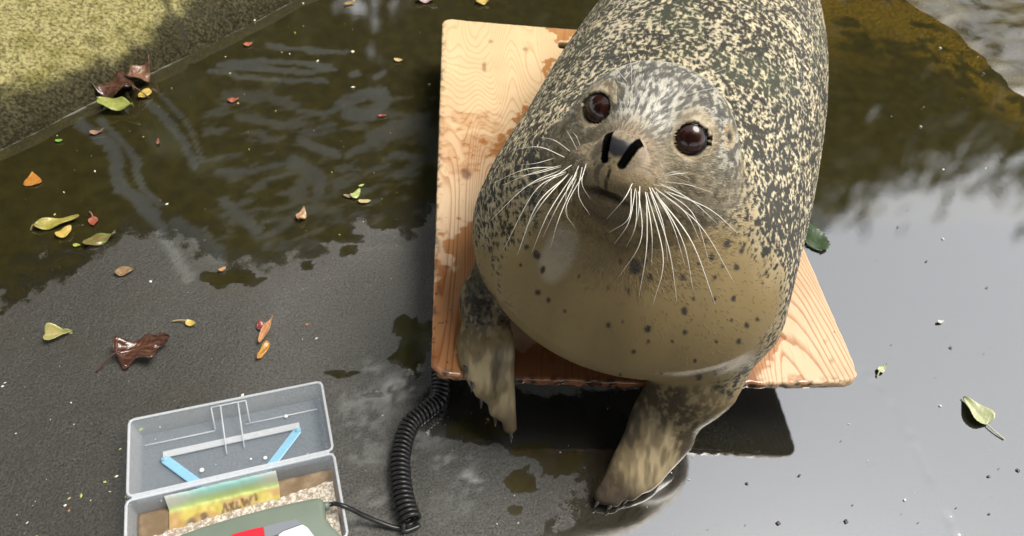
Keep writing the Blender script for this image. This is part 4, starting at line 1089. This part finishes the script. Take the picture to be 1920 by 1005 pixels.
hel = pc2 + R_ * (sdv * np.cos(ph)[:, None] + upv * np.sin(ph)[:, None])
cord = empty('coiled_cord', tuple(cc[120] * V(1, 1, 0)), 'black coiled cable running from under the board to the display', 'cable')
b = MB(); b.tube(hel, .0029, 8); b.build('coil', m_cord, cord)
lead = np.array([hel[-1], hel[-1] + tg[-1] * .006 + V(0, 0, -.006), fpx(786, 985, .006), fpx(745, 990, .0045), fpx(690, 970, .020), fpx(655, 953, .044), fpx(632, 945, .047), g0 + cu * .012, g0 + cu * .004])
b = MB(); b.tube(catmull(lead, 60), .0030, 8); b.build('lead', m_cord, cord)

# ---------------------------------------------------------------- fallen leaves, each one its own thing
def leaf_mat(name, c1, c2, c3, rough):
    m, n, l, b = new_mat(name); g = NT(n, l)
    _, lu, lv, _, _ = g.attr('leaf')
    oc = g.obj(); nz = g.noise(oc, 120, 4, .6)
    side_v = g.math('ABSOLUTE', g.math('SUBTRACT', lv, .5))
    vein = g.math('FRACT', g.math('SUBTRACT', g.math('MULTIPLY', lu, 7.0), g.math('MULTIPLY', side_v, 5.0)))
    vm = g.math('MAXIMUM', g.ramp(vein, .0, .13, 1, 0), g.ramp(side_v, .0, .03, 1, 0))
    col = g.mix(g.ramp(nz, .35, .65), c1, c2)
    col = g.mix(g.math('MULTIPLY', vm, .5), col, c3)
    l.new(col, b.inputs['Base Color']); b.inputs['Roughness'].default_value = rough; b.inputs['Specular IOR Level'].default_value = .6
    l.new(g.bump(g.math('ADD', vm, nz), .35, .0015), b.inputs['Normal'])
    return m
def leaf(x, y, Lpx, ang, ratio, cols, label, lobes=0, curl=.2, wave=.25, stem=0, rough=.25, lift=.0035, shape=1.0, fold=0.0, tip=1.0, seed=0, tooth=.03):
    """x, y: centre in the photo; Lpx: length there; ang: direction of the tip in degrees on the floor"""
    c = fpx(x, y, 0); px = float(np.linalg.norm(fpx(x + 1, y, 0) - c)); Lm = Lpx * px
    r_ = random.Random(seed + int(x * 7 + y)); nu, nv = 22, 12
    ca, sa = math.cos(math.radians(ang)), math.sin(math.radians(ang))
    P, uvs = [], []
    for i in range(nu + 1):
        u = i / nu
        w = math.sin(math.pi * u ** (.75 * shape)) ** (.8) * (1 - .25 * u * tip)
        if lobes: w *= 1 + .34 * math.sin(u * math.pi * lobes * 2 + .8) * (u > .08)
        w *= ratio * .5
        for j in range(nv + 1):
            v = j / nv * 2 - 1
            jag = 1 + (tooth * math.sin(u * 60 + 3 * v) if abs(v) > .9 else 0)
            lx = (u - .5) + (0 if not lobes else -.06 * abs(v) * math.sin(u * 9)); ly = v * w * jag
            h = fold * abs(v) * w * 2 + curl * (u - .45) ** 2 + wave * .09 * math.sin(u * 9 + seed) * v + wave * .06 * math.cos(v * 5 + u * 6 + seed * 2) * abs(v)
            P.append((lx * Lm, ly * Lm, h * Lm)); uvs.append((u, (v + 1) / 2))
    P = np.array(P); P[:, 2] += lift - P[:, 2].min() * .85
    W = np.stack([c[0] + P[:, 0] * ca - P[:, 1] * sa, c[1] + P[:, 0] * sa + P[:, 1] * ca, np.maximum(P[:, 2], .0012)], 1)
    i_, j_ = np.meshgrid(np.arange(nu), np.arange(nv), indexing='ij'); a_ = (i_ * (nv + 1) + j_).ravel()
    F = np.stack([a_, a_ + nv + 1, a_ + nv + 2, a_ + 1], 1)
    cols = tuple(tuple(v_ * .82 for v_ in c_) for c_ in cols)
    mat = leaf_mat('leaf_%d_%d' % (x, y), *cols, rough)
    root = empty('fallen_leaf', (c[0], c[1], 0), label, 'leaf', 'leaves scattered on the wet floor')
    o = mesh_obj('blade', W, F, mat, root); uv = np.array(uvs); vcol(o, 'leaf', np.concatenate([uv, np.zeros((len(uv), 1)), np.ones((len(uv), 1))], 1))
    s_ = o.modifiers.new('thick', 'SOLIDIFY'); s_.thickness = .0006
    if stem:
        b0 = W[nv // 2]; d = V(-ca, -sa, 0); n_ = V(-d[1], d[0], 0); Ls = stem * Lm
        b = MB(); b.tube(catmull([b0 + V(ca, sa, 0) * Lm * .1, b0, b0 + d * Ls * .5 + n_ * Ls * .10 + V(0, 0, .001 - b0[2] * .4), b0 + d * Ls + n_ * Ls * .3 + V(0, 0, .0015 - b0[2])], 10), np.linspace(.0008, .0013, 10), 6)
        b.build('stem', plain('stem_%d' % x, tuple(np.array(cols[2]) * .8), .4), root)
    return root
BR = ((.055, .022, .014), (.12, .055, .032), (.20, .11, .07)); OR = ((.42, .15, .025), (.58, .26, .05), (.62, .36, .12))
YG = ((.30, .27, .05), (.42, .36, .08), (.52, .46, .18)); GB = ((.16, .19, .03), (.20, .10, .05), (.36, .36, .12))
RD = ((.30, .07, .04), (.45, .14, .08), (.50, .25, .18)); YL = ((.55, .38, .06), (.68, .50, .13), (.70, .55, .25)); PG = ((.45, .50, .25), (.58, .60, .36), (.70, .70, .50)); GR = ((.05, .10, .02), (.09, .16, .03), (.16, .24, .06))
leaf(212, 174, 100, 165, .72, BR, 'largest dark brown wet leaf in the pile against the mossy wall', curl=.5, wave=.9, lift=.008, rough=.16, seed=1, stem=.25)
leaf(222, 207, 76, -12, .55, ((.26, .36, .05), (.42, .40, .14), (.50, .28, .14)), 'green leaf with a brown midrib at the front of the leaf pile', curl=.2, wave=.6, lift=.012, rough=.3, seed=2)
leaf(266, 152, 64, 60, .85, ((.16, .075, .04), (.28, .15, .09), (.36, .22, .14)), 'crumpled reddish brown leaf standing at the right of the leaf pile', curl=.9, wave=1.4, lift=.010, rough=.3, seed=3)
leaf(272, 181, 34, 250, .70, YL, 'small yellow leaf tip under the crumpled leaf in the pile', curl=.3, wave=.5, lift=.006, seed=4)
leaf(62, 337, 44, 110, .85, OR, 'orange brown birch leaf floating alone near the left edge', curl=.1, wave=.2, tip=2.0, shape=.75, seed=5, lift=.002)
leaf(110, 421, 82, 22, .36, YG, 'long yellow green leaf in the group at the left edge', curl=.25, wave=.5, stem=.1, seed=6, lift=.004)
leaf(123, 439, 34, 60, .85, YL, 'small round yellow leaf touching the long yellow green leaf', curl=.4, wave=.5, seed=7, lift=.004)
leaf(176, 418, 26, -70, .75, RD, 'small red leaf with a thin stalk near the long yellow green leaf', curl=.2, wave=.3, stem=.8, seed=8)
leaf(190, 453, 62, 30, .50, GB, 'green and purple brown leaf on the damp floor at left', curl=.35, wave=.6, seed=9, lift=.003)
leaf(145, 462, 14, 0, .7, ((.35, .45, .05), (.45, .5, .1), (.5, .55, .2)), 'tiny bright green leaf scrap between yellow and purple brown leaves', curl=.2, seed=10)
leaf(235, 511, 36, 15, .75, ((.22, .13, .06), (.34, .22, .10), (.4, .3, .2)), 'small tan brown leaf alone on the damp concrete', curl=.35, wave=.7, seed=11)
leaf(112, 629, 50, 15, .72, ((.33, .35, .12), (.48, .38, .14), (.55, .5, .28)), 'pale yellow green leaf folded at left of the dark brown leaf', curl=.3, wave=.6, fold=.35, lobes=1, seed=12)
leaf(275, 660, 100, 25, .78, ((.060, .022, .014), (.11, .045, .026), (.17, .09, .06)), 'big dark brown lobed leaf with a long stalk, wet and shiny', lobes=2, curl=.35, wave=1.1, stem=.42, rough=.13, seed=13, lift=.004)
leaf(359, 609, 22, -20, .75, YL, 'tiny yellow leaf with a straight pink stalk', curl=.7, wave=.4, stem=1.2, seed=14)
leaf(500, 622, 66, 78, .22, ((.50, .24, .10), (.60, .32, .14), (.66, .42, .24)), 'narrow orange leaf half pointing away on the grey floor', curl=.25, wave=.3, fold=.5, seed=15, lift=.004)
leaf(494, 661, 44, 255, .42, ((.48, .20, .03), (.60, .32, .06), (.66, .42, .16)), 'short amber leaf at the end of the narrow orange leaf', curl=.4, wave=.6, seed=16, lift=.003)
leaf(490, 613, 24, 120, .85, ((.20, .03, .03), (.34, .07, .06), (.4, .15, .12)), 'dark red curled leaf beside the narrow orange leaf', curl=.7, wave=.8, seed=17, lift=.003)
leaf(567, 407, 32, 80, .62, ((.42, .22, .10), (.62, .44, .26), (.66, .5, .3)), 'small peach coloured leaf standing on the shoreline of the water', curl=.6, wave=.9, seed=18, lift=.005)
leaf(668, 367, 26, 60, .7, ((.36, .48, .10), (.52, .58, .22), (.6, .62, .35)), 'pale green leaf scrap left of the board', curl=.5, wave=.6, seed=19)
leaf(684, 380, 24, 5, .5, ((.58, .42, .22), (.62, .55, .25), (.66, .6, .4)), 'oval cream leaf scrap beside the pale green scrap', curl=.2, seed=20)
leaf(678, 350, 12, 30, .5, ((.40, .55, .10), (.5, .6, .2), (.6, .65, .3)), 'tiny lime leaf scrap above the pale green scrap', curl=.2, seed=21)
leaf(652, 370, 16, 170, .6, ((.30, .18, .12), (.4, .26, .18), (.45, .35, .25)), 'tiny brown leaf scrap touching the pale green scrap', curl=.3, seed=22)
leaf(438, 190, 22, 20, .7, RD, 'small red brown leaf floating in the middle of the olive water', curl=.5, wave=.5, seed=23)
leaf(466, 85, 18, 30, .75, ((.42, .12, .05), (.5, .2, .1), (.55, .3, .2)), 'small rusty leaf floating near the pool wall', curl=.4, seed=24)
leaf(184, 251, 26, 25, .5, ((.22, .10, .06), (.36, .20, .12), (.45, .3, .22)), 'small brown curled leaf below the leaf pile', curl=.9, wave=.4, seed=25, lift=.004)
leaf(418, 507, 15, 40, .7, ((.50, .22, .08), (.6, .35, .15), (.65, .45, .25)), 'tiny orange leaf scrap at the water edge', curl=.4, seed=26)
leaf(747, 115, 17, -10, .7, ((.55, .38, .14), (.68, .52, .25), (.72, .6, .4)), 'small amber leaf floating left of the board top', curl=.4, seed=27)
leaf(905, 7, 26, 20, .7, YL, 'yellow leaf beyond the far edge of the board', curl=.5, wave=.6, seed=28)
leaf(800, 4, 40, 10, .45, ((.40, .24, .22), (.52, .36, .34), (.6, .5, .48)), 'pinkish brown leaf at the top edge left of the board', curl=.6, wave=.8, seed=29)
leaf(655, 8, 26, 35, .3, ((.42, .24, .05), (.5, .3, .08), (.55, .4, .2)), 'slender amber leaf in the water at the top edge', curl=.2, seed=30)
leaf(717, 219, 16, 10, .4, ((.34, .06, .06), (.42, .12, .12), (.5, .2, .2)), 'tiny crimson leaf scrap in the water left of the board', curl=.2, seed=31)
leaf(297, 268, 18, 100, .35, ((.26, .10, .07), (.34, .16, .12), (.4, .25, .2)), 'thin brown leaf sliver right of the drag mark', curl=.2, seed=32)
leaf(112, 266, 14, 10, .7, ((.16, .42, .05), (.25, .5, .1), (.4, .6, .2)), 'tiny green leaf at the foot of the mossy wall', curl=.3, seed=33)
leaf(1826, 772, 56, 108, .80, PG, 'pale green heart shaped leaf on the shiny floor at right', curl=.15, wave=.3, stem=.55, shape=.8, fold=.25, rough=.35, seed=34, lift=.002)
leaf(1651, 694, 20, 40, .7, PG, 'tiny pale green leaf near the front right board corner', curl=.5, wave=.5, stem=.5, seed=35)
leaf(1522, 442, 80, 95, .66, ((.020, .045, .008), (.035, .07, .012), (.06, .10, .03)), 'leaf shape added for a dark green reflection at the right edge of the board', curl=.1, wave=.3, tooth=.12, rough=.3, seed=36, lift=.002)  # leaf shape standing in for a dark reflection beside the board
leaf(1762, 605, 14, 10, .5, ((.5, .5, .48), (.6, .6, .58), (.66, .66, .64)), 'tiny white leaf scrap on the shiny floor at right', curl=.3, seed=37)
# crumbs, grit and seeds nobody would count
m_deb, N_, L_, B_ = new_mat('crumbs'); g = NT(N_, L_); dc, *_ = g.attr('crumb'); L_.new(dc, B_.inputs['Base Color']); B_.inputs['Roughness'].default_value = .5
vs, fs, cs = [], [], []
PAL = [V(.62, .60, .50), V(.70, .66, .52), V(.55, .45, .2), V(.35, .42, .1), V(.02, .02, .018), V(.02, .02, .018), V(.3, .14, .07)]
for k in range(480):
    x, y = random.uniform(-20, 1940), random.uniform(0, 1010)
    if 805 < x < 1640 and y < 740: continue
    if x > 1300: c = PAL[random.choice((4, 5, 4, 5, 0))]
    else: c = PAL[random.choice((0, 0, 1, 1, 2, 3, 4, 6))]
    q = fpx(x, y, .0015); r = (.0006 + .0034 * random.random() ** 3.2) * (1.0 + (y < 300) * .5)
    a = random.random() * 3; e = random.uniform(.4, 1)
    n0 = len(vs)
    for dx, dy, dz in ((1, 0, 0), (.2, .9, .1), (-1, .2, 0), (-.1, -.8, .1), (0, 0, .6)):
        vs.append(q + V((dx * math.cos(a) - dy * e * math.sin(a)) * r, (dx * math.sin(a) + dy * e * math.cos(a)) * r, dz * r)); cs.append([*c, 1])
    fs += [(n0, n0 + 1, n0 + 4), (n0 + 1, n0 + 2, n0 + 4), (n0 + 2, n0 + 3, n0 + 4), (n0 + 3, n0, n0 + 4)]
deb = mesh_obj('floor_debris', np.array(vs), fs, m_deb); vcol(deb, 'crumb', cs); tag(deb, 'grit and plant crumbs strewn over the wet floor', 'debris', kind='stuff')

# ---------------------------------------------------------------- trees round the pool (the far ones show as dark reflections in the water)
m_bark = plain('bark', (.055, .045, .035), .85, .3, 0, .4, 12, .6)
def foliage(name, c1, c2):
    m, n, l, b = new_mat(name); g = NT(n, l); oc = g.obj()
    l.new(g.mix(g.ramp(g.noise(oc, 3.0, 3), .35, .65), c1, c2), b.inputs['Base Color']); b.inputs['Roughness'].default_value = .5
    return m
m_leafg = foliage('tree_leaves', (.030, .050, .012), (.075, .085, .020)); m_leafo = foliage('autumn_leaves', (.055, .060, .014), (.11, .085, .020))
def tree(x, y, h, spread, z0, base_h, mat, label, nleaf, lsize, seed):
    rs = np.random.default_rng(seed); root = empty('leafy_tree', (x, y, z0), label, 'tree', 'trees around the pool')
    b = MB(); top = V(x + rs.normal(0, .2), y + rs.normal(0, .2), z0 + h * .8)
    trunk = catmull([V(x, y, z0 - .05), V(x + rs.normal(0, .08), y, z0 + h * .3), V(x + rs.normal(0, .15), y, z0 + h * .55), top], 14)
    b.tube(trunk, np.linspace(h * .030, h * .006, 14), 10)
    ends = []
    for k in range(16):
        i = int(rs.integers(4, 13)); s = trunk[i]; a = rs.random() * 2 * math.pi; l = spread * (.55 + .5 * rs.random()) * (1.15 - i / 22)
        e = s + V(math.cos(a) * l, math.sin(a) * l, l * (.25 + .5 * rs.random())); m = (s + e) / 2 + V(0, 0, .12 * l) + rs.normal(0, .06 * l, 3)
        pts = catmull([s, m, e], 8); b.tube(pts, np.linspace(h * .012, h * .002, 8), 6); ends += list(pts[3:])
        for _ in range(4):
            s2 = pts[int(rs.integers(3, 8))]; e2 = s2 + rs.normal(0, .30 * l, 3) + V(0, 0, .05 * l); b.tube([s2, (s2 + e2) / 2 + rs.normal(0, .03 * l, 3), e2], [h * .004, h * .003, h * .001], 5); ends += [e2, (s2 + e2) / 2]
    b.build('trunk', m_bark, root)
    ends = np.array(ends)
    c = ends[rs.integers(0, len(ends), nleaf)] + rs.normal(0, spread * .13, (nleaf, 3)) * V(1, 1, .8)
    d = rs.normal(0, 1, (nleaf, 3)); d /= np.linalg.norm(d, axis=1)[:, None]; e = np.cross(d, rs.normal(0, 1, (nleaf, 3))); e /= np.linalg.norm(e, axis=1)[:, None]
    s = lsize * (.6 + .8 * rs.random(nleaf))[:, None]
    P = np.stack([c - d * s, c + e * s * .5, c + d * s, c - e * s * .5], 1).reshape(-1, 3)
    P[:, 2] = np.maximum(P[:, 2], z0 + base_h)
    mesh_obj('crown', P, np.arange(nleaf * 4).reshape(-1, 4), mat, root, False)
for a in [(-3.4, 4.2, 7.4, 2.7, 0, 1.2, m_leafg, 'tall broad leaved tree beyond the mossy wall on the left', 22000, .145, 1),
          (-1.2, 5.2, 8.6, 2.8, 0, 1.0, m_leafg, 'tallest tree standing beyond the far left pool end', 24000, .145, 2),
          (1.6, 6.4, 6.8, 2.4, 0, .8, m_leafo, 'yellowing tree behind the seal beyond the far pool end', 20000, .135, 3),
          (4.4, 6.6, 5.1, 2.0, 0, .6, m_leafg, 'lower bushy tree beyond the slimy slope, its twigs mirrored at right', 11000, .085, 4),
          (7.4, 6.3, 4.4, 2.0, 0, .5, m_leafo, 'small yellowing tree farthest right beyond the slimy slope', 10000, .09, 5),
          (-.3, -4.0, 7.6, 2.7, 0, .3, m_leafg, 'broad dark tree on the near side, behind the viewer', 22000, .17, 6),  # last three trees: added unseen to block frontal skylight from the chest
          (-4.2, -2.0, 7.2, 2.6, 0, .3, m_leafg, 'dark tree on the near left side of the pool', 22000, .17, 7),
          (3.6, -3.6, 7.0, 2.4, 0, .3, m_leafo, 'yellowing tree on the near right side of the pool', 20000, .17, 8)]: tree(*a)
